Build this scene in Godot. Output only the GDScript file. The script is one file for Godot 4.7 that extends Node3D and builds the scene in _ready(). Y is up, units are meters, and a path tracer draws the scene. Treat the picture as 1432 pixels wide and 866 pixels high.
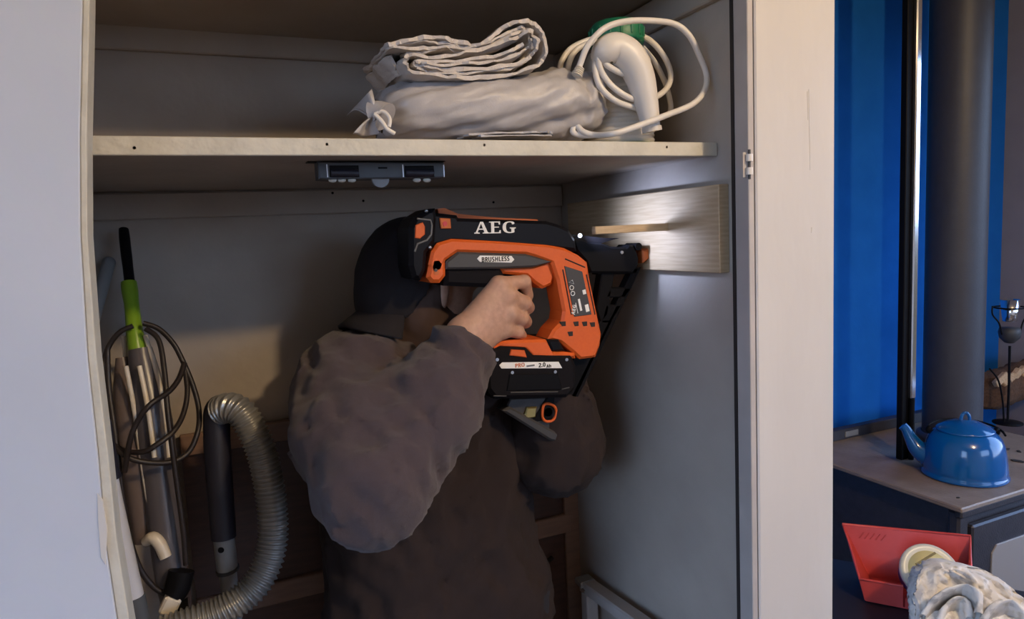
extends Node3D
# A man in a dark sweater drives a nailer into a board inside a built-in closet; a wood stove stands in the room beyond.

const F := 950.0
const EYE := Vector3(0, 1.5, 0)
const ZN := -0.934          # middle plane of the nailer
const ZB := -1.249          # back wall of the closet
const XR := 0.66            # inner face of the right closet wall
const XL := -0.19
const SHELF := 1.6133       # top of the shelf
const STOVE := 0.764        # top of the stove
var cam_basis := Basis.from_euler(Vector3(-0.1099, -0.4072, -0.0486))
var mats := {}
var used := {}
var noise := FastNoiseLite.new()

# ---------------------------------------------------------------- helpers: where
func ray(px: float, py: float) -> Vector3:
	return cam_basis * Vector3((px - 716.0) / F, (433.0 - py) / F, -1.0)
func at(px, py, d) -> Vector3:
	return EYE + ray(px, py) * d
func on_z(px, py, z) -> Vector3:
	var r = ray(px, py)
	return EYE + r * (z / r.z)
func on_x(px, py, x) -> Vector3:
	var r = ray(px, py)
	return EYE + r * (x / r.x)
func on_y(px, py, y) -> Vector3:
	var r = ray(px, py)
	return EYE + r * ((y - EYE.y) / r.y)
func local_poly(pix: Array, z: float, origin: Vector3) -> PackedVector2Array:   # outline on a plane z = const, in metres about origin
	var out := PackedVector2Array()
	for q in pix:
		var p = on_z(q[0], q[1], z) - origin
		out.append(Vector2(p.x, p.y))
	return out
func pts_z(pix: Array, z: float, origin := Vector3.ZERO) -> Array:      # rows of [px, py] or [px, py, z]
	var out := []
	for q in pix:
		out.append(on_z(q[0], q[1], q[2] if q.size() > 2 else z) - origin)
	return out

func trace(px, py, xf: Transform3D, z := 0.0) -> Vector3:                # where the view meets the plane z of a thing's own frame, in that frame
	var inv := xf.affine_inverse()
	var e := inv * EYE
	var r := inv.basis * ray(px, py)
	return e + r * ((z - e.z) / r.z)

# ---------------------------------------------------------------- helpers: nodes
func numbered(n: String) -> String:
	if not used.has(n):
		used[n] = 0
		return n
	used[n] += 1
	return "%s_%03d" % [n, used[n]]
func tag(o: Node, label := "", category := "", group := "", kind := ""):
	if label: o.set_meta("label", label)
	if category: o.set_meta("category", category)
	if group: o.set_meta("group", group)
	if kind: o.set_meta("kind", kind)
	return o
func thing(called: String, label: String, category: String, where: Vector3, turn := 0.0, group := "") -> Node3D:
	var o := Node3D.new()
	o.name = numbered(called)
	add_child(o)
	o.position = where
	o.rotation.y = turn
	tag(o, label, category, group)
	return o
func mb() -> SurfaceTool:
	var st := SurfaceTool.new()
	st.begin(Mesh.PRIMITIVE_TRIANGLES)
	return st
func build(st: SurfaceTool, called: String, m: Material, parent: Node = null) -> MeshInstance3D:
	st.generate_normals()
	var o := MeshInstance3D.new()
	o.mesh = st.commit()
	o.material_override = m
	o.name = called if parent else numbered(called)
	(parent if parent else self).add_child(o, true)
	return o
func struct(st: SurfaceTool, called: String, m: Material, label: String) -> MeshInstance3D:
	var o = build(st, called, m)
	return tag(o, label, called.split("_")[0], "", "structure")
func piece(called: String, m: Material, parent: Node, c: Vector3, s: Vector3, bev := 0.0, b := Basis()) -> MeshInstance3D:
	var st = mb()
	box(st, c, s, bev, b)
	return build(st, called, m, parent)

# ---------------------------------------------------------------- helpers: shapes
func tri(st, a, b, c):           # a, b, c counter-clockwise seen from outside
	st.add_vertex(a); st.add_vertex(c); st.add_vertex(b)
func quad(st, a, b, c, d):
	tri(st, a, b, c); tri(st, a, c, d)
func inset(p: PackedVector2Array, d: float) -> PackedVector2Array:
	var out := PackedVector2Array()
	var n := p.size()
	for i in n:
		var e0 := (p[i] - p[(i + n - 1) % n]).normalized()
		var e1 := (p[(i + 1) % n] - p[i]).normalized()
		var n0 := Vector2(-e0.y, e0.x)
		var n1 := Vector2(-e1.y, e1.x)
		var m := n0 + n1
		var k := maxf(0.35, 1.0 + n0.dot(n1))
		out.append(p[i] + m * (d / k))
	return out
func ext(st: SurfaceTool, poly: PackedVector2Array, z0: float, z1: float, bev := 0.0, xf := Transform3D()):
	var p := poly
	var area := 0.0
	for i in p.size():
		area += p[i].cross(p[(i + 1) % p.size()])
	if area < 0.0:
		p = poly.duplicate()
		p.reverse()
	var rings := []
	if bev > 0.0:
		var q := inset(p, bev)
		rings = [[q, z0], [p, z0 + bev], [p, z1 - bev], [q, z1]]
	else:
		rings = [[p, z0], [p, z1]]
	st.set_smooth_group(-1)
	var n := p.size()
	for r in rings.size() - 1:
		var A = rings[r]
		var B = rings[r + 1]
		for i in n:
			var j := (i + 1) % n
			quad(st, xf * Vector3(A[0][i].x, A[0][i].y, A[1]), xf * Vector3(A[0][j].x, A[0][j].y, A[1]), xf * Vector3(B[0][j].x, B[0][j].y, B[1]), xf * Vector3(B[0][i].x, B[0][i].y, B[1]))
	var capp: PackedVector2Array = rings[0][0]
	var t := Geometry2D.triangulate_polygon(capp)
	if t.is_empty():
		capp = p
		t = Geometry2D.triangulate_polygon(capp)
	for i in range(0, t.size(), 3):
		var a := capp[t[i]]; var b := capp[t[i + 1]]; var c := capp[t[i + 2]]
		if (b - a).cross(c - a) < 0.0:
			var s := b; b = c; c = s
		tri(st, xf * Vector3(a.x, a.y, z1), xf * Vector3(b.x, b.y, z1), xf * Vector3(c.x, c.y, z1))
		tri(st, xf * Vector3(a.x, a.y, z0), xf * Vector3(c.x, c.y, z0), xf * Vector3(b.x, b.y, z0))
func box(st: SurfaceTool, c: Vector3, s: Vector3, bev := 0.0, b := Basis()):
	var h := s / 2.0
	var p := PackedVector2Array()
	if bev > 0.0:
		bev = minf(bev, minf(h.x, minf(h.y, h.z)) * 0.45)
		for q in [[1, -1, 0, 1], [1, 1, 1, 0], [-1, 1, 0, 1], [-1, -1, 1, 0]]:
			var k := Vector2(q[0] * h.x, q[1] * h.y)
			if q[2] == 0:
				if q[0] > 0: p.append(k + Vector2(-bev, 0)); p.append(k + Vector2(0, bev))
				else: p.append(k + Vector2(bev, 0)); p.append(k + Vector2(0, -bev))
			else:
				if q[0] > 0: p.append(k + Vector2(0, -bev)); p.append(k + Vector2(-bev, 0))
				else: p.append(k + Vector2(0, bev)); p.append(k + Vector2(bev, 0))
	else:
		p = PackedVector2Array([Vector2(-h.x, -h.y), Vector2(h.x, -h.y), Vector2(h.x, h.y), Vector2(-h.x, h.y)])
	ext(st, p, -h.z, h.z, bev, Transform3D(b, c))
func smooth(pts: Array, n: int, closed := false) -> Array:
	var out := []
	var m := pts.size()
	var segs := m if closed else m - 1
	for i in segs:
		var a = pts[(i - 1 + m) % m] if closed else pts[maxi(i - 1, 0)]
		var b = pts[i]
		var c = pts[(i + 1) % m]
		var d = pts[(i + 2) % m] if closed else pts[mini(i + 2, m - 1)]
		for k in n:
			out.append(b.cubic_interpolate(c, a, d, float(k) / n) if b is Vector3 else cubic_interpolate(b, c, a, d, float(k) / n))
	if not closed:
		out.append(pts[m - 1])
	return out
func tube(st: SurfaceTool, pts: Array, rad, sides := 12, closed := false, flat := 1.0):
	st.set_smooth_group(1)
	var m := pts.size()
	var rings := []
	var up := Vector3.UP
	for i in m:
		var d: Vector3 = (pts[(i + 1) % m] - pts[(i - 1 + m) % m]) if closed else (pts[mini(i + 1, m - 1)] - pts[maxi(i - 1, 0)])
		d = d.normalized()
		if i == 0 and absf(d.dot(up)) > 0.9:
			up = Vector3.RIGHT
		var x := up.cross(d).normalized()
		var y := d.cross(x)
		up = y
		var r: float = rad[i] if rad is Array else rad
		var ring := PackedVector3Array()
		for s in sides:
			var a := TAU * s / sides
			ring.append(pts[i] + x * (cos(a) * r) + y * (sin(a) * r * flat))
		rings.append(ring)
	for i in (m if closed else m - 1):
		var A: PackedVector3Array = rings[i]
		var B: PackedVector3Array = rings[(i + 1) % m]
		for s in sides:
			var t := (s + 1) % sides
			quad(st, A[s], A[t], B[t], B[s])
	if not closed:
		st.set_smooth_group(-1)
		for s in sides:
			var t := (s + 1) % sides
			tri(st, pts[0], rings[0][t], rings[0][s])
			tri(st, pts[m - 1], rings[m - 1][s], rings[m - 1][t])
func lathe(st: SurfaceTool, prof: Array, n := 40, xf := Transform3D(), sharp := false):
	st.set_smooth_group(-1 if sharp else 1)
	for i in prof.size() - 1:
		var a = prof[i]
		var b = prof[i + 1]
		for s in n:
			var t0 := TAU * s / n
			var t1 := TAU * (s + 1) / n
			if s == n - 1: t1 = 0.0
			var p0 = xf * Vector3(a[0] * cos(t0), a[1], -a[0] * sin(t0))
			var p1 = xf * Vector3(a[0] * cos(t1), a[1], -a[0] * sin(t1))
			var q0 = xf * Vector3(b[0] * cos(t0), b[1], -b[0] * sin(t0))
			var q1 = xf * Vector3(b[0] * cos(t1), b[1], -b[0] * sin(t1))
			if a[0] > 0.0: tri(st, p0, p1, q1)
			if b[0] > 0.0: tri(st, p0, q1, q0)
func ball(st: SurfaceTool, c: Vector3, r: Vector3, b := Basis()):
	var prof := []
	for i in 13:
		var a := -PI / 2 + PI * i / 12.0
		prof.append([cos(a) if i > 0 and i < 12 else 0.0, sin(a)])
	lathe(st, prof, 20, Transform3D(b * Basis.from_scale(r), c))
func disc(st: SurfaceTool, c: Vector3, r: float, h: float, axis := Vector3.BACK):   # short cylinder from c along axis
	tube(st, [c, c + axis * h], r, 16)
func grid_mesh(st: SurfaceTool, g: Array, closed_u := false, closed_v := false):     # g[u][v] points
	st.set_smooth_group(1)
	var nu := g.size()
	var nv: int = g[0].size()
	for i in (nu if closed_u else nu - 1):
		for j in (nv if closed_v else nv - 1):
			quad(st, g[i][j], g[(i + 1) % nu][j], g[(i + 1) % nu][(j + 1) % nv], g[i][(j + 1) % nv])
func words(parent: Node, called: String, text: String, cap: float, pos: Vector3, m: Material, serif := false, bold := true, b := Basis(), thick := 0.0006, stretch := 1.0):
	var f := SystemFont.new()
	f.font_names = PackedStringArray(["Droid Serif" if serif else "Droid Sans"])
	f.font_weight = 700 if bold else 400
	var t := TextMesh.new()
	t.text = text
	t.font = f
	t.font_size = 64
	t.pixel_size = cap / (64.0 * 0.72)
	t.depth = thick
	t.horizontal_alignment = HORIZONTAL_ALIGNMENT_CENTER
	t.vertical_alignment = VERTICAL_ALIGNMENT_CENTER
	var o := MeshInstance3D.new()
	o.mesh = t
	o.material_override = m
	o.name = called
	o.transform = Transform3D(b * Basis.from_scale(Vector3(stretch, 1, 1)), pos)
	parent.add_child(o, true)
	return o

# ---------------------------------------------------------------- helpers: smooth bodies (joined tapered limbs, surface nets)
# bone: [a, b, radius_a, radius_b, blend]; fold(p) is added to the distance
func body_arrays(bones: Array, cell: float, fold, cuts: Array = []) -> Array:
	var lo := Vector3.INF
	var hi := -Vector3.INF
	for q in bones:
		var r := maxf(q[2], q[3]) + cell * 3.0 + 0.01
		lo = lo.min(q[0] - Vector3.ONE * r).min(q[1] - Vector3.ONE * r)
		hi = hi.max(q[0] + Vector3.ONE * r).max(q[1] + Vector3.ONE * r)
	var nx := int((hi.x - lo.x) / cell) + 2
	var ny := int((hi.y - lo.y) / cell) + 2
	var nz := int((hi.z - lo.z) / cell) + 2
	var g := PackedFloat32Array()
	g.resize(nx * ny * nz)
	g.fill(10.0)
	for q in bones:
		var a: Vector3 = q[0]
		var b: Vector3 = q[1]
		var ra: float = q[2]
		var dr: float = q[3] - ra
		var k: float = q[4]
		var ba := b - a
		var inv := 1.0 / maxf(ba.length_squared(), 1e-9)
		var rr := maxf(q[2], q[3]) + k + cell * 2.0
		var l := ((a.min(b) - Vector3.ONE * rr - lo) / cell).floor()
		var h := ((a.max(b) + Vector3.ONE * rr - lo) / cell).ceil()
		for z in range(maxi(int(l.z), 0), mini(int(h.z) + 1, nz)):
			for y in range(maxi(int(l.y), 0), mini(int(h.y) + 1, ny)):
				var at0 := (z * ny + y) * nx
				for x in range(maxi(int(l.x), 0), mini(int(h.x) + 1, nx)):
					var pa := lo + Vector3(x, y, z) * cell - a
					var t := clampf(pa.dot(ba) * inv, 0.0, 1.0)
					var d := (pa - ba * t).length() - ra - dr * t
					var e := g[at0 + x]
					var w := k - absf(e - d)
					g[at0 + x] = minf(e, d) - (w * w / (4.0 * k) if w > 0.0 else 0.0)
	var i0 := 0
	for z in nz:
		for y in ny:
			for x in nx:
				if absf(g[i0]) < 0.06:
					var p := lo + Vector3(x, y, z) * cell
					if fold != null:
						g[i0] += fold.call(p)
					for c in cuts:                     # [point, normal, radius]: nothing past the plane near the point
						if p.distance_squared_to(c[0]) < c[2] * c[2]:
							g[i0] = maxf(g[i0], (p - c[0]).dot(c[1]))
				i0 += 1
	var vid := PackedInt32Array()
	vid.resize(nx * ny * nz)
	vid.fill(-1)
	var vs := PackedVector3Array()
	var off := [0, 1, nx, nx + 1, nx * ny, nx * ny + 1, nx * ny + nx, nx * ny + nx + 1]
	var corner := [Vector3(0, 0, 0), Vector3(1, 0, 0), Vector3(0, 1, 0), Vector3(1, 1, 0), Vector3(0, 0, 1), Vector3(1, 0, 1), Vector3(0, 1, 1), Vector3(1, 1, 1)]
	var edges := [[0, 1], [2, 3], [4, 5], [6, 7], [0, 2], [1, 3], [4, 6], [5, 7], [0, 4], [1, 5], [2, 6], [3, 7]]
	for z in nz - 1:
		for y in ny - 1:
			for x in nx - 1:
				var o := (z * ny + y) * nx + x
				if g[o] > cell * 4.0: continue
				var neg := 0
				for c in off:
					if g[o + c] < 0.0: neg += 1
				if neg == 0 or neg == 8: continue
				var s := Vector3.ZERO
				var cnt := 0
				for e in edges:
					var u := g[o + off[e[0]]]
					var v := g[o + off[e[1]]]
					if (u < 0.0) != (v < 0.0):
						s += corner[e[0]].lerp(corner[e[1]], u / (u - v))
						cnt += 1
				vid[o] = vs.size()
				vs.append(lo + (Vector3(x, y, z) + s / cnt) * cell)
	var idx := PackedInt32Array()
	var sx := 1
	var sy := nx
	var sz := nx * ny
	for z in range(1, nz - 1):
		for y in range(1, ny - 1):
			for x in range(1, nx - 1):
				var o := (z * ny + y) * nx + x
				if vid[o] < 0: continue
				var inside := g[o] < 0.0
				for ax in 3:
					var su: int = [sx, sy, sz][ax]
					var s1: int = [sy, sz, sx][ax]
					var s2: int = [sz, sx, sy][ax]
					if (g[o + su] < 0.0) == inside: continue
					var a := vid[o - s1 - s2]
					var b := vid[o - s2]
					var c := vid[o]
					var d := vid[o - s1]
					if a < 0 or b < 0 or c < 0 or d < 0: continue
					if inside: idx.append_array(PackedInt32Array([a, c, b, a, d, c]))
					else: idx.append_array(PackedInt32Array([a, b, c, a, c, d]))
	return [vs, idx]
func merge(parts: Array, origin: Vector3) -> ArrayMesh:
	var vs := PackedVector3Array()
	var idx := PackedInt32Array()
	for p in parts:
		var n0 := vs.size()
		for v in p[0]: vs.append(v - origin)
		for i in p[1]: idx.append(i + n0)
	var ns := PackedVector3Array()
	ns.resize(vs.size())
	for i in range(0, idx.size(), 3):
		var n := (vs[idx[i + 2]] - vs[idx[i]]).cross(vs[idx[i + 1]] - vs[idx[i]])
		ns[idx[i]] += n; ns[idx[i + 1]] += n; ns[idx[i + 2]] += n
	for i in ns.size(): ns[i] = ns[i].normalized()
	var arr := []
	arr.resize(Mesh.ARRAY_MAX)
	arr[Mesh.ARRAY_VERTEX] = vs
	arr[Mesh.ARRAY_NORMAL] = ns
	arr[Mesh.ARRAY_INDEX] = idx
	var m := ArrayMesh.new()
	m.add_surface_from_arrays(Mesh.PRIMITIVE_TRIANGLES, arr)
	return m
func mesh_node(m: Mesh, called: String, material: Material, parent: Node) -> MeshInstance3D:
	var o := MeshInstance3D.new()
	o.mesh = m
	o.material_override = material
	o.name = called
	parent.add_child(o, true)
	return o

# ---------------------------------------------------------------- materials
func mat(key: String, c: Color, rough := 0.6, metal := 0.0) -> StandardMaterial3D:
	if mats.has(key): return mats[key]
	var m := StandardMaterial3D.new()
	m.resource_name = key
	m.albedo_color = c
	m.roughness = rough
	m.metallic = metal
	mats[key] = m
	return m
func noise_tex(freq: float, lo: Color, hi: Color, seed_ := 1, normal := false, strength := 4.0, size := 512, kind := FastNoiseLite.TYPE_SIMPLEX_SMOOTH) -> NoiseTexture2D:
	var n := FastNoiseLite.new()
	n.seed = seed_
	n.noise_type = kind
	n.frequency = freq
	n.fractal_octaves = 4
	var t := NoiseTexture2D.new()
	t.width = size; t.height = size
	t.seamless = true
	t.noise = n
	if normal:
		t.as_normal_map = true
		t.bump_strength = strength
	else:
		var g := Gradient.new()
		g.set_color(0, lo); g.set_color(1, hi)
		t.color_ramp = g
	return t
func textured(key: String, lo: Color, hi: Color, rough: float, freq: float, scale: Vector3, bump := 0.0, bump_freq := 0.05, metal := 0.0) -> StandardMaterial3D:
	var m := mat(key, Color.WHITE, rough, metal)
	m.albedo_texture = noise_tex(freq, lo, hi, key.hash() % 1000)
	m.uv1_triplanar = true
	m.uv1_world_triplanar = true
	m.uv1_scale = scale
	if bump > 0.0:
		m.normal_enabled = true
		m.normal_texture = noise_tex(bump_freq, lo, hi, 7 + key.hash() % 1000, true, bump)
	return m
func make_materials():
	textured("closet paint", Color8(164, 153, 142), Color8(176, 166, 154), 0.6, 0.008, Vector3(1.3, 1.3, 1.3), 0.6, 0.03)
	textured("panel paint", Color8(184, 189, 199), Color8(195, 199, 208), 0.45, 0.006, Vector3(1, 1, 1), 0.4, 0.02)
	textured("post paint", Color8(196, 190, 183), Color8(206, 200, 193), 0.45, 0.006, Vector3(1.2, 0.4, 1.2), 0.5, 0.02)
	textured("edge paint", Color8(186, 181, 167), Color8(204, 199, 185), 0.55, 0.02, Vector3(2, 2, 2), 1.0, 0.05)
	textured("jamb paint", Color8(168, 160, 154), Color8(182, 174, 168), 0.5, 0.02, Vector3(1, 1, 1))
	textured("blue paint", Color8(28, 100, 182), Color8(33, 108, 192), 0.9, 0.01, Vector3(1, 1, 1), 0.5, 0.03)
	mats["blue paint"].metallic_specular = 0.15
	textured("grey paint", Color8(140, 132, 134), Color8(148, 140, 142), 0.6, 0.01, Vector3(1, 1, 1))
	textured("white plaster", Color8(205, 200, 192), Color8(212, 207, 200), 0.7, 0.01, Vector3(1, 1, 1))
	textured("floor wood", Color8(84, 62, 46), Color8(110, 84, 62), 0.5, 0.02, Vector3(0.5, 1, 4))
	textured("pine", Color8(176, 150, 116), Color8(202, 178, 144), 0.6, 0.012, Vector3(3, 26, 1.6), 0.6, 0.03)
	textured("brown wood", Color8(66, 46, 40), Color8(84, 60, 50), 0.45, 0.02, Vector3(1.2, 8, 1.2), 0.5, 0.03)
	textured("brown rail", Color8(122, 96, 82), Color8(140, 112, 96), 0.5, 0.02, Vector3(1.2, 8, 1.2), 0.5, 0.03)
	textured("stove steel", Color8(56, 54, 60), Color8(66, 64, 70), 0.45, 0.02, Vector3(3, 3, 3), 0.6, 0.1, 0.3)
	textured("stove top", Color8(136, 118, 104), Color8(158, 138, 122), 0.5, 0.01, Vector3(2, 2, 2), 0.8, 0.08, 0.2)
	textured("flue paint", Color8(52, 50, 56), Color8(58, 56, 62), 0.5, 0.02, Vector3(2, 2, 2), 0.3, 0.1)
	mat("black", Color8(16, 15, 17), 0.5)
	mat("satin black", Color8(20, 19, 22), 0.38)
	mat("rubber black", Color8(22, 20, 23), 0.75)
	for k in ["black", "satin black", "rubber black"]: mats[k].metallic_specular = 0.22
	mat("dark grey", Color8(58, 57, 58), 0.55)
	mat("mid grey", Color8(104, 104, 104), 0.5)
	textured("nailer orange", Color8(206, 88, 24), Color8(212, 94, 28), 0.55, 0.05, Vector3(6, 6, 6), 0.5, 0.4)
	mat("pad orange", Color8(190, 96, 40), 0.6)
	mat("white print", Color8(236, 234, 228), 0.5)
	mat("red", Color8(190, 34, 34), 0.4)
	mat("chrome", Color8(235, 235, 238), 0.12, 1.0)
	mat("steel", Color8(190, 190, 192), 0.32, 1.0)
	mat("brass", Color8(190, 170, 110), 0.35, 1.0)
	textured("skin", Color8(172, 132, 110), Color8(194, 152, 128), 0.55, 0.02, Vector3(10, 10, 10), 0.5, 0.08)
	mats["skin"].subsurf_scatter_enabled = true
	mats["skin"].subsurf_scatter_strength = 0.12
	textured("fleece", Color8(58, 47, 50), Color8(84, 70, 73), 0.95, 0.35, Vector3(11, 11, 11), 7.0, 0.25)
	mats["fleece"].rim_enabled = true
	mats["fleece"].rim = 0.3
	textured("cap cloth", Color8(24, 20, 24), Color8(34, 29, 33), 0.9, 0.3, Vector3(14, 14, 14), 3.0, 0.3)
	textured("denim dark", Color8(34, 36, 46), Color8(42, 44, 54), 0.9, 0.3, Vector3(12, 12, 12), 2.0, 0.3)
	textured("beard", Color8(56, 40, 34), Color8(92, 70, 60), 0.9, 0.2, Vector3(20, 20, 20), 5.0, 0.3)  # dark colour standing for shade on the cheek and neck
	textured("torso knit", Color8(36, 26, 25), Color8(48, 35, 33), 0.95, 0.35, Vector3(11, 11, 11), 5.0, 0.25)  # browner and darkened, shade painted in for torso and far sleeve
	mat("collar grey", Color8(120, 112, 112), 0.85)
	textured("dust sheet", Color8(188, 180, 174), Color8(202, 195, 189), 0.85, 0.02, Vector3(5, 5, 5), 1.5, 0.2)
	textured("grey satin", Color8(166, 162, 162), Color8(180, 176, 176), 0.42, 0.015, Vector3(5, 5, 5), 0.5, 0.15)
	mat("white plastic", Color8(216, 210, 202), 0.38)
	mat("cream plastic", Color8(204, 196, 182), 0.45)
	mat("green plastic", Color8(28, 110, 78), 0.45)
	mat("green base", Color8(96, 110, 62), 0.6)
	mat("lime plastic", Color8(122, 158, 36), 0.35)
	mat("fixture grey", Color8(74, 77, 81), 0.5)
	mat("mop brown", Color8(112, 98, 92), 0.25)
	mat("mop grey", Color8(84, 80, 84), 0.3)
	mat("pale glint plastic", Color8(214, 204, 186), 0.3)  # pale clip and plug, also the painted glints on the mop tubes
	mat("dark cable", Color8(34, 26, 24), 0.5)
	mat("hose grey", Color8(150, 148, 143), 0.28, 0.5)
	mat("navy black", Color8(30, 29, 40), 0.5)
	mat("wand grey", Color8(128, 128, 128), 0.45)
	mat("alu", Color8(214, 216, 222), 0.35, 0.25)
	mat("enamel", Color8(6, 84, 148), 0.14)
	mats["enamel"].clearcoat_enabled = true
	mats["enamel"].clearcoat = 0.4
	mats["enamel"].clearcoat_roughness = 0.05
	textured("red plastic", Color8(190, 64, 62), Color8(200, 74, 70), 0.42, 0.02, Vector3(6, 6, 6))
	textured("bark", Color8(70, 48, 34), Color8(112, 80, 56), 0.9, 0.04, Vector3(8, 3, 8), 6.0, 0.1)
	textured("cut wood", Color8(160, 118, 80), Color8(222, 196, 160), 0.8, 0.04, Vector3(10, 4, 10), 4.0, 0.1)
	textured("ash", Color8(96, 84, 76), Color8(128, 114, 104), 0.9, 0.05, Vector3(4, 4, 4), 2.0, 0.1)
	mat("soot", Color8(40, 34, 32), 0.8)
	mat("frosted plastic", Color8(190, 190, 180), 0.3)
	mat("print cream", Color8(214, 204, 150), 0.5)
	mat("print olive", Color8(84, 78, 44), 0.5)
	mat("blue plastic", Color8(30, 48, 150), 0.4)
	mat("stove glass", Color8(150, 142, 136), 0.22)
	mat("lamp glow", Color8(255, 232, 196), 0.5)
	mats["lamp glow"].emission_enabled = true
	mats["lamp glow"].emission = Color8(255, 226, 184)
	mats["lamp glow"].emission_energy_multiplier = 4.0
	mat("led glow", Color8(225, 235, 255), 0.5)
	mats["led glow"].emission_enabled = true
	mats["led glow"].emission = Color8(215, 230, 255)
	mats["led glow"].emission_energy_multiplier = 6.0
	var rag := textured("rag print", Color8(206, 198, 186), Color8(222, 216, 206), 0.9, 0.009, Vector3(6, 6, 6), 0.6, 0.2)
	var ramp := Gradient.new()
	ramp.offsets = PackedFloat32Array([0.0, 0.26, 0.36, 0.70, 0.80, 1.0])
	ramp.colors = PackedColorArray([Color8(140, 136, 132), Color8(172, 167, 162), Color8(218, 212, 204), Color8(224, 218, 210), Color8(204, 196, 172), Color8(160, 142, 138)])
	(rag.albedo_texture as NoiseTexture2D).color_ramp = ramp

# ================================================================ the scene
func _ready():
	noise.seed = 11
	noise.frequency = 1.0
	# camera
	var cam := Camera3D.new()
	cam.name = "camera"
	cam.fov = rad_to_deg(2.0 * atan(433.0 / F))
	cam.near = 0.02
	add_child(cam)
	cam.transform = Transform3D(cam_basis, EYE)
	cam.current = true
	# sky and exposure
	var sky := ProceduralSkyMaterial.new()
	sky.sky_top_color = Color8(140, 176, 228)
	sky.sky_horizon_color = Color8(190, 213, 247)
	sky.ground_bottom_color = Color8(110, 108, 104)
	sky.ground_horizon_color = Color8(150, 150, 150)
	sky.sun_angle_max = 0.0
	sky.sky_energy_multiplier = 2.55
	sky.ground_energy_multiplier = 1.0
	var env := Environment.new()
	env.background_mode = Environment.BG_SKY
	env.sky = Sky.new()
	env.sky.sky_material = sky
	env.tonemap_mode = Environment.TONE_MAPPER_LINEAR
	env.tonemap_exposure = 0.84
	env.sdfgi_enabled = true
	env.ssao_enabled = true
	env.ssil_enabled = true
	var we := WorldEnvironment.new()
	we.name = "environment"
	we.environment = env
	add_child(we)
	make_materials()
	ceiling_lamp(Vector3(0.93, 2.45, 0.60), 1.85)
	room()
	closet()
	nailer()
	person()
	shelf_things()
	under_shelf()
	wall_board()
	cleaning_tools()
	hearth()
	lower_frame()

func ceiling_lamp(p: Vector3, energy: float):
	var t = thing("ceiling_lamp", "round warm ceiling lamp in the room in front of the closet", "lamp", p)
	var st = mb()
	lathe(st, [[0.0, 0.0], [0.09, 0.0], [0.09, -0.02], [0.0, -0.02]], 32)
	build(st, "base", mats["white plastic"], t)
	st = mb()
	lathe(st, [[0.0, -0.022], [0.04, -0.022], [0.045, -0.05], [0.035, -0.09], [0.0, -0.1]], 32)
	build(st, "lamp_shade", mats["lamp glow"], t)
	var l := OmniLight3D.new()
	l.name = "lamp_light"
	l.light_color = Color8(255, 222, 176)
	l.light_energy = energy
	l.light_size = 0.04
	l.omni_range = 12.0
	l.omni_attenuation = 2.0
	l.shadow_enabled = true
	l.position = Vector3(0, -0.16, 0)
	t.add_child(l)

func room():
	var W := 0.12
	var st = mb()
	box(st, Vector3(0.57, -0.05, 0.45), Vector3(5.4, 0.1, 5.4))
	struct(st, "floor", mats["floor wood"], "dark brown wooden floor of the room")
	st = mb()
	box(st, Vector3(0.57, 2.51, 0.45), Vector3(5.4, 0.12, 5.4))
	struct(st, "ceiling", mats["white plaster"], "white plaster ceiling of the room")
	st = mb()
	box(st, Vector3(0.57, 1.225, -1.81), Vector3(5.4, 2.45, W))
	struct(st, "wall_back", mats["blue paint"], "bright blue painted wall behind the wood stove")
	st = mb()
	for q in [[-2.25, -1.0, 0, 2.45], [1.3, 3.15, 0, 2.45], [-1.0, 1.3, 2.2, 2.45], [-1.0, 1.3, 0, 0.7]]:  # unseen window opening, added to brighten the stove corner
		box(st, Vector3(3.0, (q[2] + q[3]) / 2, (q[0] + q[1]) / 2), Vector3(W, q[3] - q[2], q[1] - q[0]))
	struct(st, "wall_right", mats["grey paint"], "dull grey wall to the right of the blue wall")
	st = mb()
	for q in [[-2.25, -0.35, 0, 2.45], [1.8, 3.15, 0, 2.45], [-0.35, 1.8, 2.25, 2.45], [-0.35, 1.8, 0, 0.3]]:  # unseen window opening, added to light the right closet wall
		box(st, Vector3(-1.86, (q[2] + q[3]) / 2, (q[0] + q[1]) / 2), Vector3(W, q[3] - q[2], q[1] - q[0]))
	struct(st, "wall_left", mats["white plaster"], "white side wall beyond the closet panel")
	# wall behind the camera with a wide unseen window, added and shaped for fill light
	st = mb()
	for q in [[-1.86, 1.1, 0, 2.45], [2.85, 3.0, 0, 2.45], [1.1, 2.85, 2.35, 2.45], [1.1, 2.85, 0, 1.3]]:
		box(st, Vector3((q[0] + q[1]) / 2, (q[2] + q[3]) / 2, 2.66), Vector3(q[1] - q[0], q[3] - q[2], W))
	struct(st, "wall_front", mats["white plaster"], "white wall with a wide added window opposite the closet")

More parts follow.
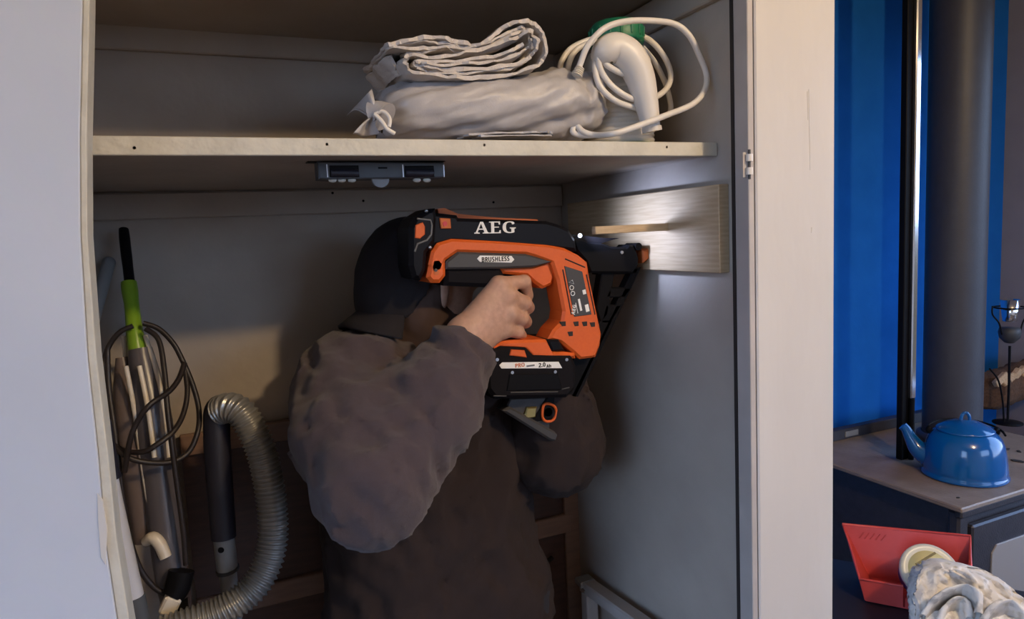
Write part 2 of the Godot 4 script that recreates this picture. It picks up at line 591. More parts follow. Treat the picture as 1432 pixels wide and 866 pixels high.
func closet():
	var paint = mats["closet paint"]
	var st = mb()
	box(st, Vector3(0.25, 1.225, ZB - 0.02), Vector3(1.1, 2.45, 0.04))
	var bw = struct(st, "wall_closet_back", paint, "grey painted back wall of the closet")
	# battens along the back wall
	for q in [[1.815, 1.862, "upper"], [1.552, 1.594, "lower"]]:
		piece("batten", paint, bw, Vector3((XL + XR) / 2, (q[0] + q[1]) / 2, ZB + 0.006), Vector3(XR - XL - 0.004, q[1] - q[0], 0.012), 0.002)
	for q in [[508, 281], [465, 270], [690, 283]]:
		st = mb()
		disc(st, on_z(q[0], q[1], ZB + 0.012), 0.0022, 0.0012)
		build(st, "nail_head", mats["black"], bw)
	st = mb()
	box(st, Vector3(XR + 0.015, 1.225, -0.99), Vector3(0.03, 2.45, 0.53))
	struct(st, "wall_closet_right", paint, "grey painted right side wall of the closet")
	st = mb()
	box(st, Vector3(XL - 0.015, 1.225, -0.99), Vector3(0.03, 2.45, 0.53))
	struct(st, "wall_closet_left", paint, "shaded left side wall of the closet")
	st = mb()
	box(st, Vector3((XL + XR) / 2, 2.0, -0.995), Vector3(XR - XL - 0.002, 0.3, 0.5))
	struct(st, "ceiling_closet", paint, "dark boxed top of the closet above the shelf")
	# batten on the right wall near the ceiling
	st = mb()
	box(st, Vector3(XR - 0.006, 1.825, -0.99), Vector3(0.012, 0.044, 0.5), 0.002)
	struct(st, "trim_1", paint, "narrow batten high on the right side wall of the closet")
	# shelf
	var sh = thing("shelf", "cream edged closet shelf carrying the folded sheets", "shelf", Vector3((XL + XR) / 2, SHELF, -1.01))
	piece("board", paint, sh, Vector3(0, -0.0082, -0.002), Vector3(XR - XL - 0.002, 0.0164, 0.468), 0.001)
	var ed = piece("front_edge", mats["edge paint"], sh, Vector3(0, -0.0084, 0.2345), Vector3(XR - XL - 0.002, 0.0188, 0.005), 0.001)
	for q in [[188, 207], [457, 202], [677, 203], [932, 206]]:
		st = mb()
		disc(st, on_z(q[0], q[1], -0.774) - sh.position, 0.0016, 0.001)
		build(st, "screw_hole", mats["soot"], ed)
	# lower back wall: brown framed panel door
	var pd = thing("panel_door", "dark brown framed wooden panel low on the closet back wall", "panel", Vector3(0.3, 0.0, ZB + 0.012))
	var top := 1.196
	piece("panel", mats["brown wood"], pd, Vector3(-0.02, top / 2, -0.004), Vector3(0.72, top - 0.01, 0.012))
	for q in [[top - 0.018, 0.036], [0.888, 0.04], [0.08, 0.08]]:
		piece("rail", mats["brown rail"], pd, Vector3(-0.02, q[0], 0.005), Vector3(0.72, q[1], 0.014), 0.002)
	for x in [-0.405, 0.345]:
		piece("stile", mats["brown rail"], pd, Vector3(x, top / 2, 0.004), Vector3(0.036, top, 0.012), 0.002)
	piece("catch", mats["soot"], pd, on_z(770, 782, ZB + 0.02) - pd.position, Vector3(0.012, 0.006, 0.01), 0.001, Basis(Vector3.BACK, 0.5))
	# left: pale panel beside the opening; its edge strip is bare timber
	var face := [[-260, -160], [117, -160], [115, 0], [111, 190], [112, 330], [122, 500], [137, 640], [147, 760], [163, 866], [185, 1000], [-260, 1000]]
	var o := Vector3(-0.3, 1.5, -0.70)
	st = mb()
	ext(st, local_poly(face, -0.70, o), -0.034, 0.0, 0.001)
	var lp = build(st, "wall_panel", mats["panel paint"])
	lp.position = o
	tag(lp, "pale blue grey painted panel closing the left side of the closet", "panel", "", "structure")
	# edge strip: a slim timber lipping that follows the panel edge
	var outer := [[117, -160], [124, -160], [124.5, 0], [120.5, 190], [121.5, 330], [134, 500], [151, 640], [163, 760], [180, 866], [203, 1000], [185, 1000], [163, 866], [147, 760], [137, 640], [122, 500], [112, 330], [111, 190], [115, 0]]
	st = mb()
	ext(st, local_poly(outer, -0.70, o), -0.036, -0.002, 0.001)
	build(st, "edge_strip", mats["edge paint"], lp)
	var pt = [[136, 690], [144, 700], [150, 740], [148, 790], [141, 780], [137, 730]]
	st = mb()
	ext(st, local_poly(pt, -0.70, o), -0.002, 0.0012, 0.0004)
	build(st, "filler_patch", mats["post paint"], lp)
	# fixed jamb and post on the right
	st = mb()
	box(st, Vector3(0.731, 1.225, -0.722), Vector3(0.142, 2.45, 0.044), 0.002)
	struct(st, "trim_2", mats["post paint"], "broad cream painted post at the right of the closet opening")
	st = mb()
	box(st, Vector3(0.653, 1.225, -0.716), Vector3(0.0095, 2.45, 0.03), 0.001)
	var jb = struct(st, "trim_3", mats["jamb paint"], "narrow grey jamb strip beside the cream post")
	st = mb()
	box(st, Vector3(0.739, 1.225, -1.26), Vector3(0.09, 2.45, 0.98))
	struct(st, "wall_partition", mats["white plaster"], "partition wall between the closet and the stove")
	# dark joint left of the jamb
	st = mb()
	box(st, Vector3(0.653, 1.225, -0.729), Vector3(0.012, 2.45, 0.006))
	build(st, "joint", mats["soot"], jb)
	# runs in the paint of the post
	for q in [[[1131, 125], [1133, 238]], [[1129, 128], [1130, 168]], [[1135, 318], [1135, 326]]]:
		st = mb()
		tube(st, [on_z(q[0][0], q[0][1], -0.7), on_z(q[1][0], q[1][1], -0.7)], 0.0006, 8)
		var run = build(st, "paint_run", mats["post paint"], get_node("trim_2"))
	# hinge
	var hz = on_z(1048, 230, -0.698)
	var hg = thing("door_hinge", "small white butt hinge on the grey jamb at shelf height", "hinge", hz)
	st = mb()
	tube(st, [Vector3(0, 0.004, 0), Vector3(0, 0.013, 0)], 0.0045, 16)
	build(st, "knuckle", mats["white plastic"], hg)
	st = mb()
	tube(st, [Vector3(0, -0.013, 0), Vector3(0, -0.004, 0)], 0.0045, 16)
	build(st, "knuckle", mats["white plastic"], hg)
	st = mb()
	tube(st, [Vector3(0, -0.019, 0), Vector3(0, 0.019, 0)], 0.0018, 10)
	build(st, "pin", mats["dark grey"], hg)
	piece("leaf", mats["jamb paint"], hg, Vector3(-0.004, 0, -0.004), Vector3(0.008, 0.032, 0.002))

# ---------------------------------------------------------------- the nailer
func nailer():
	var o := on_z(715, 440, ZN)
	var t = thing("nailer", "orange and black cordless nailer held against the board", "nail gun", o)
	var org = mats["nailer orange"]
	var blk = mats["satin black"]
	var st
	# [name, material, half depth behind, front, bevel, outline]
	var shells := [
		["motor_housing", blk, -0.031, 0.031, 0.005, [[590, 306], [604, 297], [640, 301], [642, 305], [765, 309], [782, 314], [797, 321], [806, 336], [808, 352], [765, 347], [632, 338], [610, 344], [592, 352]]],
		["top_spine", mats["pad orange"], -0.018, 0.018, 0.003, [[612, 292], [622, 291], [640, 299], [690, 304], [752, 307], [752, 312], [690, 309], [640, 305], [614, 300]]],
		["orange_shell", org, -0.014, 0.034, 0.004, [[604, 352], [612, 340], [632, 334], [700, 337], [765, 342], [790, 347], [810, 357], [822, 367], [826, 392], [834, 430], [842, 468], [840, 484], [834, 500], [812, 503], [800, 492], [784, 479], [767, 475], [774, 462], [786, 449], [788, 436], [780, 392], [772, 368], [750, 360], [736, 356], [640, 353], [624, 364], [619, 379], [604, 386], [600, 370]]],
		["trigger_guard", org, -0.022, 0.024, 0.004, [[697, 373], [746, 372], [774, 362], [780, 376], [772, 398], [760, 404], [748, 396], [737, 386], [704, 383]]],
		["lower_panel", mats["dark grey"], -0.0335, 0.0335, 0.003, [[624, 366], [641, 352], [735, 355], [758, 361], [774, 366], [746, 374], [700, 376], [624, 377]]],
		["lower_housing", mats["rubber black"], -0.029, 0.029, 0.006, [[622, 375], [700, 374], [706, 384], [716, 404], [700, 403], [622, 400]]],
		["end_lobe", org, -0.034, 0.034, 0.005, [[603, 361], [615, 359], [624, 368], [624, 386], [616, 396], [604, 396], [597, 388]]],
		["grip", mats["rubber black"], -0.018, 0.018, 0.007, [[698, 380], [736, 384], [742, 400], [738, 430], [730, 480], [692, 482], [694, 440]]],
		["battery_foot", org, -0.035, 0.036, 0.004, [[684, 494], [690, 483], [704, 477], [766, 475], [775, 492], [805, 494], [806, 502], [745, 500], [735, 489], [700, 487]]],
		["foot_band", blk, -0.036, 0.0375, 0.003, [[765, 475], [782, 475], [791, 491], [772, 492]]],
		["battery", mats["rubber black"], -0.038, 0.040, 0.006, [[681, 502], [688, 487], [700, 484], [736, 485], [747, 496], [800, 496], [807, 512], [806, 545], [794, 557], [692, 559], [682, 546], [679, 520]]],
		["rear_cap", blk, -0.036, 0.036, 0.006, [[573, 318], [580, 304], [600, 292], [610, 291], [612, 306], [610, 338], [598, 354], [596, 378], [589, 393], [578, 390], [573, 372]]],
		["nose", mats["black"], -0.016, 0.018, 0.003, [[800, 330], [808, 331], [822, 338], [842, 340], [856, 345], [876, 346], [880, 342], [887, 343], [891, 352], [894, 362], [893, 372], [884, 382], [826, 382], [820, 366], [806, 350]]],
		["contact_foot", blk, -0.008, 0.010, 0.002, [[822, 338], [842, 340], [866, 333], [846, 333], [800, 328], [800, 331]]],
	]
	var made := {}
	for s in shells:
		st = mb()
		ext(st, local_poly(s[5], ZN + s[3], o), s[2], s[3], s[4])
		made[s[0]] = build(st, s[0], s[1], t)
	# magazine: two rails and cross bars, then the loading end under the battery
	st = mb()
	for q in [[[883, 374], [893, 374], [778, 612], [768, 606]], [[838, 380], [856, 380], [846, 440], [836, 452], [830, 430]], [[850, 402], [880, 402], [870, 416], [842, 416]], [[843, 426], [866, 426], [850, 452], [836, 452]], [[832, 376], [890, 374], [886, 383], [832, 384]], [[836, 446], [854, 446], [790, 580], [740, 590], [770, 540]]]:
		ext(st, local_poly(q, ZN, o), -0.011, 0.009, 0.002)
	var mg = build(st, "magazine", mats["black"], t)
	st = mb()
	ext(st, local_poly([[698, 572], [708, 566], [776, 604], [772, 615], [764, 613]], ZN, o), -0.014, 0.014, 0.003)
	build(st, "magazine_end", mats["dark grey"], mg)
	st = mb()
	ext(st, local_poly([[712, 556], [800, 554], [786, 586], [772, 606], [705, 570]], ZN, o), -0.010, 0.006, 0.002)
	build(st, "loading_tray", mats["dark grey"], mg)
	st = mb()
	ext(st, local_poly([[733, 568], [747, 567], [745, 582], [728, 584]], ZN, o), 0.004, 0.012, 0.002)
	build(st, "latch_plate", mats["brass"], mg)
	st = mb()
	var ringp := []
	for q in [[756, 565], [764, 563], [772, 568], [773, 578], [768, 586], [759, 587], [754, 580]]: ringp.append(on_z(q[0], q[1], ZN) - o + Vector3(0, 0, 0.011))
	tube(st, smooth(ringp, 4, true), 0.0022, 8, true)
	build(st, "release_button", org, mg)
	st = mb()
	disc(st, on_z(763, 575, ZN) - o + Vector3(0, 0, 0.004), 0.007, 0.005)
	build(st, "button_core", mats["black"], mg)
	# nose details
	var nz = made["nose"]
	st = mb()
	ext(st, local_poly([[892, 350], [897, 351], [901, 347], [905, 350], [908, 357], [899, 364], [893, 368]], ZN, o), -0.009, 0.013, 0.002)
	build(st, "nose_pad", mats["pad orange"], nz)
	st = mb()
	disc(st, on_z(861, 353, ZN) - o + Vector3(0, 0, 0.017), 0.0026, 0.002)
	build(st, "screw", mats["steel"], nz)
	st = mb()
	disc(st, on_z(884, 345, ZN) - o + Vector3(0, 0, -0.014), 0.006, 0.033)
	build(st, "roller", mats["black"], nz)
	# work light on the near side of the front end
	st = mb()
	ball(st, on_z(801, 330, ZN) - o + Vector3(0.001, 0, 0.021), Vector3(0.0032, 0.0032, 0.0032))
	build(st, "work_light", mats["led glow"], t)
	var l := SpotLight3D.new()
	l.name = "work_light_beam"
	l.light_color = Color8(190, 208, 255)
	l.light_energy = 0.055
	l.light_size = 0.004
	l.spot_range = 6.0
	l.spot_attenuation = 2.0
	l.spot_angle = 55.0
	l.spot_angle_attenuation = 0.9
	l.shadow_enabled = true
	t.add_child(l)
	l.position = on_z(801, 330, ZN) - o + Vector3(0.008, 0.004, 0.024)
	l.look_at_from_position(t.position + l.position, t.position + l.position + Vector3(1, -0.02, 0.02))
	# front label panel on the post
	st = mb()
	ext(st, local_poly([[789, 372], [814, 380], [827, 440], [803, 443]], ZN + 0.034, o), 0.03, 0.0352, 0.0006)
	var plate = build(st, "rating_plate", mats["dark grey"], made["orange_shell"])
	var up := Basis(Vector3.BACK, deg_to_rad(78))
	var wp = mats["white print"]
	words(plate, "logo_lettering", "AEG", 0.0058, lz(802.5, 433, o, 0.0356), wp, false, true, up)
	for q in [[801, 410.5], [799.5, 402.5]]:
		var c = lz(q[0], q[1], o, 0.0356)
		var rp := []
		for k in 12: rp.append(c + Vector3(cos(TAU * k / 12) * 0.0033, sin(TAU * k / 12) * 0.0033, 0))
		st = mb()
		tube(st, rp, 0.0006, 6, true)
		build(st, "warning_symbol", wp, plate)
	var tp := []
	for q in [[802.5, 397], [795, 395], [800.5, 392]]: tp.append(lz(q[0], q[1], o, 0.0356))
	st = mb()
	tube(st, tp, 0.0006, 6, true)
	build(st, "warning_symbol", wp, plate)
	for q in [[817, 408.5, 0.0055, 0.0068], [821, 431, 0.0060, 0.0112], [811, 426.5, 0.0034, 0.0185], [806.5, 431, 0.0007, 0.0165]]: piece("print_patch", wp, plate, lz(q[0], q[1], o, 0.0354), Vector3(q[2], q[3], 0.001), 0.0, Basis(Vector3.BACK, deg_to_rad(11)))
	# vent slots and the seam of the post
	for q in [[805, 453], [817, 453], [828, 454], [787, 453], [797, 467]]:
		var c = lz(q[0], q[1], o, 0.0335)
		st = mb()
		ext(st, PackedVector2Array([Vector2(c.x - 0.0045, c.y + 0.0035), Vector2(c.x - 0.002, c.y - 0.0035), Vector2(c.x + 0.0045, c.y - 0.0035), Vector2(c.x + 0.0045, c.y + 0.0035)]), c.z - 0.003, c.z + 0.0012)
		build(st, "vent_slot", mats["soot"], made["orange_shell"])
	for q in [[[787, 377], [799, 440]], [[820, 384], [832, 440]], [[790, 362], [818, 374]]]:
		st = mb()
		tube(st, [lz(q[0][0], q[0][1], o, 0.034), lz(q[1][0], q[1][1], o, 0.034)], 0.0011, 6)
		build(st, "seam_groove", mats["soot"], made["orange_shell"])
	st = mb()
	disc(st, lz(610, 381, o, 0.033), 0.004, 0.0015)
	build(st, "screw_recess", mats["pad orange"], made["end_lobe"])
	st = mb()
	disc(st, lz(609, 378, o, 0.033), 0.0022, 0.002)
	build(st, "screw", mats["dark grey"], made["end_lobe"])
	# brand lettering on the dark housing
	words(t, "logo_lettering", "AEG", 0.0168, lz(692.5, 318.5, o, 0.0312), wp, true, true, Basis(Vector3.BACK, deg_to_rad(-1.5)), 0.001, 1.28)
	# pill label
	st = mb()
	ext(st, local_poly([[667, 362], [671, 357.5], [715, 358], [719, 363], [715, 367.5], [671, 366.5]], ZN + 0.0335, o), 0.033, 0.0345, 0.0003)
	var pill = build(st, "pill_label", wp, made["lower_panel"])
	words(pill, "lettering", "BRUSHLESS", 0.0068, lz(693, 362.6, o, 0.0347), mats["black"], false, true, Basis(Vector3.BACK, deg_to_rad(-0.8)), 0.0004, 0.86)
	# rear cap trim
	var rc = made["rear_cap"]
	st = mb()
	ext(st, local_poly([[581, 315], [591, 311], [594, 317], [594, 328], [587, 334], [580, 333]], ZN + 0.036, o), 0.03, 0.0375, 0.001)
	build(st, "orange_insert", org, rc)
	st = mb()
	var hx := []
	for q in [[583, 306], [602, 308], [604, 315], [603, 328], [597, 336], [584, 341], [580, 352]]: hx.append(lz(q[0], q[1], o, 0.0362))
	tube(st, hx, 0.0014, 6)
	build(st, "seam_line", mats["mid grey"], rc)
	st = mb()
	ext(st, local_poly([[614, 305], [629, 306], [630, 320], [616, 320]], ZN + 0.031, o), 0.026, 0.0345, 0.001)
	var rb = build(st, "selector", mats["pad orange"], rc)
	st = mb()
	disc(st, lz(622, 313, o, 0.0342), 0.0034, 0.0012)
	build(st, "selector_button", mats["red"], rb)
	for q in [[597, 346, 0.003], [592, 295, 0.0025]]:
		st = mb()
		ball(st, lz(q[0] + 4, q[1], o, 0.034), Vector3.ONE * q[2])
		build(st, "screw", mats["steel"], rc)
	# battery face
	var bt = made["battery"]
	st = mb()
	ext(st, local_poly([[714, 489], [733, 490], [736, 500], [712, 497]], ZN + 0.04, o), 0.036, 0.0425, 0.001)
	build(st, "release_button", org, bt)
	st = mb()
	ext(st, local_poly([[698, 511], [702, 507], [781, 506], [786, 515], [701, 515.5]], ZN + 0.04, o), 0.039, 0.0408, 0.0003)
	var lb = build(st, "battery_label", wp, bt)
	words(lb, "lettering", "PRO", 0.0058, lz(727, 511, o, 0.041), mats["pad orange"], false, true)
	piece("print_bar", mats["mid grey"], lb, lz(742, 511.6, o, 0.041), Vector3(0.013, 0.0024, 0.0004))
	words(lb, "lettering", "2.0", 0.0062, lz(758, 510.6, o, 0.041), mats["black"], false, true)
	words(lb, "lettering", "Ah", 0.0028, lz(767.5, 512.2, o, 0.041), mats["black"], false, true)
	for q in [[695, 503], [792, 503], [716, 521], [776, 520]]:
		st = mb()
		disc(st, lz(q[0], q[1], o, 0.039), 0.0024, 0.0018)
		build(st, "screw", mats["steel"], bt)
	for q in [[[714, 549], [780, 548]], [[690, 554], [708, 554]], [[784, 545], [796, 542]]]:
		st = mb()
		tube(st, [lz(q[0][0], q[0][1], o, 0.0395), lz(q[1][0], q[1][1], o, 0.0395)], 0.0012, 6)
		build(st, "lower_ridge", mats["dark grey"], bt)
	st = mb()
	ext(st, local_poly([[712, 523], [780, 522], [786, 545], [708, 547]], ZN + 0.04, o), 0.038, 0.0415, 0.0012)
	build(st, "grip_panel", mats["black"], bt)
func lz(px, py, o: Vector3, dz: float) -> Vector3:      # a point dz in front of the nailer's middle plane
	return on_z(px, py, ZN + dz) - o

# ---------------------------------------------------------------- the man
func fold_sweater(p: Vector3) -> float:
	var n := noise.get_noise_3d(p.x * 13.0 + p.y * 6.0, p.y * 5.0 - p.x * 4.0, p.z * 9.0)
	var m := noise.get_noise_3d(p.x * 30.0, p.y * 22.0, p.z * 26.0)
	return -(0.014 * (0.8 - 2.2 * absf(n)) + 0.003 * m)
func person():
	var base := Vector3(0.3, 0, -1.04)
	var t = thing("person", "man in a brown sweater with painted shade and backwards cap holding the nailer inside the closet", "person", base)
	# joints
	var hip := Vector3(0.31, 0.92, -1.06)
	var chest := Vector3(0.31, 1.26, -1.07)
	var neck := on_z(575, 480, -1.075)
	var head := on_z(588, 405, -1.055)
	var rs := on_z(494, 545, -0.985)         # right (near) shoulder
	var re := on_z(522, 682, -0.83)
	var rw := on_z(648, 478, ZN + 0.022)
	var ls := on_z(690, 520, -1.10)
	var le := on_z(775, 622, -1.00)
	var lw := on_z(778, 545, -0.97)
	# body: torso, legs, arms (coarse grid)
	var bones := [
		[hip + Vector3(-0.06, 0, 0), hip + Vector3(0.06, 0, 0), 0.10, 0.10, 0.04],
		[hip, chest, 0.10, 0.105, 0.05],
		[chest, rs, 0.08, 0.055, 0.05], [chest, ls, 0.08, 0.055, 0.05],
		[chest, neck, 0.07, 0.052, 0.04],
		[rs, re, 0.05, 0.042, 0.02], [re, rw, 0.040, 0.029, 0.02],
		[ls, le, 0.05, 0.042, 0.02], [le, lw, 0.040, 0.028, 0.02],
		[neck, head + Vector3(0, -0.045, 0.0), 0.052, 0.05, 0.03],
	]
	for s in [-1, 1]:
		var h := hip + Vector3(0.085 * s, -0.02, 0)
		var kn := Vector3(0.31 + 0.1 * s, 0.48, -1.04)
		var an := Vector3(0.31 + 0.11 * s, 0.08, -1.06)
		bones.append([h, kn, 0.085, 0.055, 0.03])
		bones.append([kn, an, 0.055, 0.038, 0.03])
	var parts := [body_arrays(bones, 0.014, null)]
	# head (finer grid), facing right and a little away from the camera
	var fw := Vector3(0.92, -0.16, -0.28).normalized()
	var sd := fw.cross(Vector3.UP).normalized()
	var up := sd.cross(fw)
	var H = func(f, u, s): return head + fw * f + up * u + sd * s
	parts.append(body_arrays([
		[H.call(-0.022, 0.03, 0), H.call(0.022, 0.035, 0), 0.071, 0.066, 0.02],
		[H.call(-0.03, 0.01, 0), H.call(0.01, 0.0, 0), 0.062, 0.06, 0.03],
		[H.call(0.03, -0.03, -0.022), H.call(0.03, -0.03, 0.022), 0.045, 0.045, 0.03],
		[H.call(0.05, -0.068, -0.012), H.call(0.05, -0.068, 0.012), 0.026, 0.026, 0.03],
		[H.call(-0.01, -0.05, -0.04), H.call(0.045, -0.07, -0.012), 0.02, 0.018, 0.02],
		[H.call(-0.01, -0.05, 0.04), H.call(0.045, -0.07, 0.012), 0.02, 0.018, 0.02],
		[H.call(0.075, 0.01, 0), H.call(0.094, -0.022, 0), 0.007, 0.011, 0.012],
		[H.call(0.082, 0.022, -0.04), H.call(0.084, 0.022, 0.04), 0.009, 0.009, 0.02],
		[H.call(0.076, -0.047, -0.016), H.call(0.076, -0.047, 0.016), 0.0055, 0.0055, 0.006],
		[H.call(0.075, -0.056, -0.012), H.call(0.075, -0.056, 0.012), 0.0055, 0.0055, 0.006],
		[H.call(0.066, 0.008, -0.03), H.call(0.067, 0.008, -0.03), 0.012, 0.012, 0.004],
		[H.call(0.066, 0.008, 0.03), H.call(0.067, 0.008, 0.03), 0.012, 0.012, 0.004],
		[H.call(-0.008, 0.018, -0.073), H.call(-0.004, -0.02, -0.070), 0.010, 0.008, 0.005],
		[H.call(-0.008, 0.018, 0.073), H.call(-0.004, -0.02, 0.070), 0.010, 0.008, 0.005],
		[H.call(-0.03, -0.03, 0), neck, 0.052, 0.05, 0.02],
	], 0.005, null))
	# right hand wrapped round the grip: back of the hand towards the camera
	var P = func(px, py, dz): return on_z(px, py, ZN + dz)
	var wr = [P.call(648, 466, 0.03), P.call(658, 482, 0.026)]
	var mcp = [P.call(698, 398, 0.034), P.call(711, 414, 0.039), P.call(713, 439, 0.038), P.call(706, 461, 0.032)]
	var pip = [P.call(733, 394, 0.026), P.call(733, 424, 0.028), P.call(730, 445, 0.027), P.call(724, 464, 0.023)]
	var dip = [P.call(737, 413, 0.006), P.call(738, 430, 0.002), P.call(735, 450, 0.0), P.call(728, 469, -0.002)]
	var tip = [P.call(735, 420, -0.012), P.call(733, 434, -0.022), P.call(728, 454, -0.022), P.call(722, 473, -0.020)]
	var rf := [0.0102, 0.0112, 0.0107, 0.0098]
	var hb := [
		[rw + (rw - P.call(700, 430, 0.03)) * 0.6, (wr[0] + wr[1]) / 2, 0.029, 0.027, 0.01],
		[wr[0], wr[1], 0.022, 0.022, 0.012],
	]
	for i in 4:
		hb.append([wr[0].lerp(wr[1], i / 3.0), mcp[i], 0.020, 0.0115, 0.014])
		hb.append([mcp[i] + Vector3(0, 0, 0.001), mcp[i] + Vector3(0, 0, 0.0012), 0.0118, 0.0118, 0.006])
	for i in 4:
		hb.append([mcp[i], pip[i], rf[i] + 0.001, rf[i], 0.004])
		hb.append([pip[i], dip[i], rf[i], rf[i] * 0.9, 0.003])
		hb.append([dip[i], tip[i], rf[i] * 0.9, rf[i] * 0.78, 0.003])
	hb.append_array([
		[P.call(662, 452, 0.012), P.call(684, 420, -0.012), 0.019, 0.013, 0.012],
		[P.call(684, 420, -0.012), P.call(706, 408, -0.030), 0.0115, 0.0105, 0.006],
		[P.call(706, 408, -0.030), P.call(726, 412, -0.033), 0.0105, 0.0085, 0.004],
		[P.call(668, 440, 0.018), P.call(694, 402, 0.022), 0.017, 0.012, 0.012],
	])
	parts.append(body_arrays(hb, 0.0032, null))
	# left hand steadying the magazine from behind
	var L = func(px, py, z): return on_z(px, py, z)
	var lb := [[lw, L.call(782, 526, -0.972), 0.027, 0.022, 0.012]]
	for i in 4:
		var m0 = L.call(772 + i * 12, 506 + i * 4, -0.968)
		var p0 = L.call(772 + i * 13, 482 + i * 5, -0.962)
		lb.append([L.call(774 + i * 6, 528, -0.972), m0, 0.017, 0.011, 0.012])
		lb.append([m0, p0, 0.0098, 0.009, 0.004])
		lb.append([p0, p0 + Vector3(-0.012, 0.016, 0.012), 0.009, 0.008, 0.003])
		lb.append([p0 + Vector3(-0.012, 0.016, 0.012), p0 + Vector3(-0.02, 0.02, 0.02), 0.008, 0.007, 0.003])
	lb.append([L.call(770, 524, -0.966), L.call(760, 502, -0.955), 0.014, 0.011, 0.008])
	lb.append([L.call(760, 502, -0.955), L.call(762, 484, -0.95), 0.0105, 0.009, 0.004])
	parts.append(body_arrays(lb, 0.0035, null))
	mesh_node(merge(parts, base), "body", mats["skin"], t)
	# clothes
	var cuff_n: Vector3 = (rw - re).normalized()
	var cuff := on_z(651, 480, ZN + 0.022)
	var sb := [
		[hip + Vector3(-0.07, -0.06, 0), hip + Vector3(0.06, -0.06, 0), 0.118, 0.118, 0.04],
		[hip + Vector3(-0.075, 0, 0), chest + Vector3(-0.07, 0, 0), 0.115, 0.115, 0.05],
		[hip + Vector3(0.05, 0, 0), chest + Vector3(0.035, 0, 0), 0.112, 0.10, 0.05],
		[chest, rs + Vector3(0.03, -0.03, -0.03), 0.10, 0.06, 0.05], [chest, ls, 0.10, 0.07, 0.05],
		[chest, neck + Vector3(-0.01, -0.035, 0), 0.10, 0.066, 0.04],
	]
	mesh_node(merge([body_arrays(sb, 0.0095, fold_sweater, [[neck + Vector3(0.0, -0.012, 0), (head - neck).normalized(), 0.11]])], base), "shaded_sweater_body", mats["torso knit"], t)  # shade on the torso is put into its darker colour
	var mid := rs.lerp(re, 0.5) + Vector3(-0.012, 0, 0)
	var fmid := re.lerp(rw, 0.52) + Vector3(0.006, -0.010, 0)
	var sr := [
		[rs + Vector3(0.045, 0.012, -0.02), rs, 0.062, 0.072, 0.03], [rs, mid, 0.074, 0.072, 0.03], [mid, re, 0.072, 0.060, 0.03],
		[re, fmid, 0.060, 0.060, 0.03], [fmid, cuff, 0.060, 0.040, 0.03], [cuff - cuff_n * 0.022, cuff, 0.043, 0.041, 0.008],
	]
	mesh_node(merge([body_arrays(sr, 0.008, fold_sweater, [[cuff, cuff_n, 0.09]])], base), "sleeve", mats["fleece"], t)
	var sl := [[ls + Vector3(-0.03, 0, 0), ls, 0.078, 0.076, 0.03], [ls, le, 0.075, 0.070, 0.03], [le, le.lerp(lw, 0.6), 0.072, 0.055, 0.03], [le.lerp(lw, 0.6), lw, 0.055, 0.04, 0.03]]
	mesh_node(merge([body_arrays(sl, 0.009, fold_sweater)], base), "sleeve", mats["torso knit"], t)  # same cloth as the near sleeve, shade under the nailer painted in
	var pb := [[hip + Vector3(-0.06, -0.05, 0), hip + Vector3(0.06, -0.05, 0), 0.11, 0.11, 0.04]]
	for s in [-1, 1]:
		var h := hip + Vector3(0.085 * s, -0.03, 0)
		var kn := Vector3(0.31 + 0.1 * s, 0.48, -1.04)
		var an := Vector3(0.31 + 0.11 * s, 0.07, -1.06)
		pb.append([h, kn, 0.10, 0.07, 0.03])
		pb.append([kn, an, 0.07, 0.058, 0.03])
	mesh_node(merge([body_arrays(pb, 0.014, null)], base), "trousers", mats["denim dark"], t)
	for s in [-1, 1]:
		var a := Vector3(0.31 + 0.11 * s, 0.045, -1.08)
		mesh_node(merge([body_arrays([[a, a + Vector3(0.02 * s, 0, 0.06), 0.044, 0.042, 0.02], [a + Vector3(0.02 * s, 0, 0.06), a + Vector3(0.03 * s, -0.006, 0.14), 0.042, 0.036, 0.02]], 0.01, null)], base), "shoe", mats["black"], t)
	# collar
	var st = mb()
	var cp := []
	var nd := (head - neck).normalized()
	var cx := nd.cross(Vector3.BACK).normalized()
	var cy := nd.cross(cx)
	for k in 24:
		var a := TAU * k / 24
		cp.append(neck - base + nd * 0.016 + cx * cos(a) * 0.070 + cy * sin(a) * 0.068)
	tube(st, cp, 0.006, 10, true, 1.0)
	build(st, "collar", mats["collar grey"], t)
	# added dark layer on jaw, cheek and neck; its colour stands for shade
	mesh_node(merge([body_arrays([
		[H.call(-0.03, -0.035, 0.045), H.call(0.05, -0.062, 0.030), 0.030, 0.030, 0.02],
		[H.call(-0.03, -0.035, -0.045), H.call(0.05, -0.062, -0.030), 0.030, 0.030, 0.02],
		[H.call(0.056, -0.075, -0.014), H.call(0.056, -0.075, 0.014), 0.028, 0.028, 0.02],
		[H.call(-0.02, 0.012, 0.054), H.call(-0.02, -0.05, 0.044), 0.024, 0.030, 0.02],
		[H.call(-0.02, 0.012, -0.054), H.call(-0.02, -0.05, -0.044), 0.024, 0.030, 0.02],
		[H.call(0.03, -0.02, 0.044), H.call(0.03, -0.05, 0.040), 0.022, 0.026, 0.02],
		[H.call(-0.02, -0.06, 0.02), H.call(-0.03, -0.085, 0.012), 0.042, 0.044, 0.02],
	], 0.005, func(p): return 0.0018 * noise.get_noise_3d(p.x * 90, p.y * 90, p.z * 90))], base), "beard", mats["beard"], t)
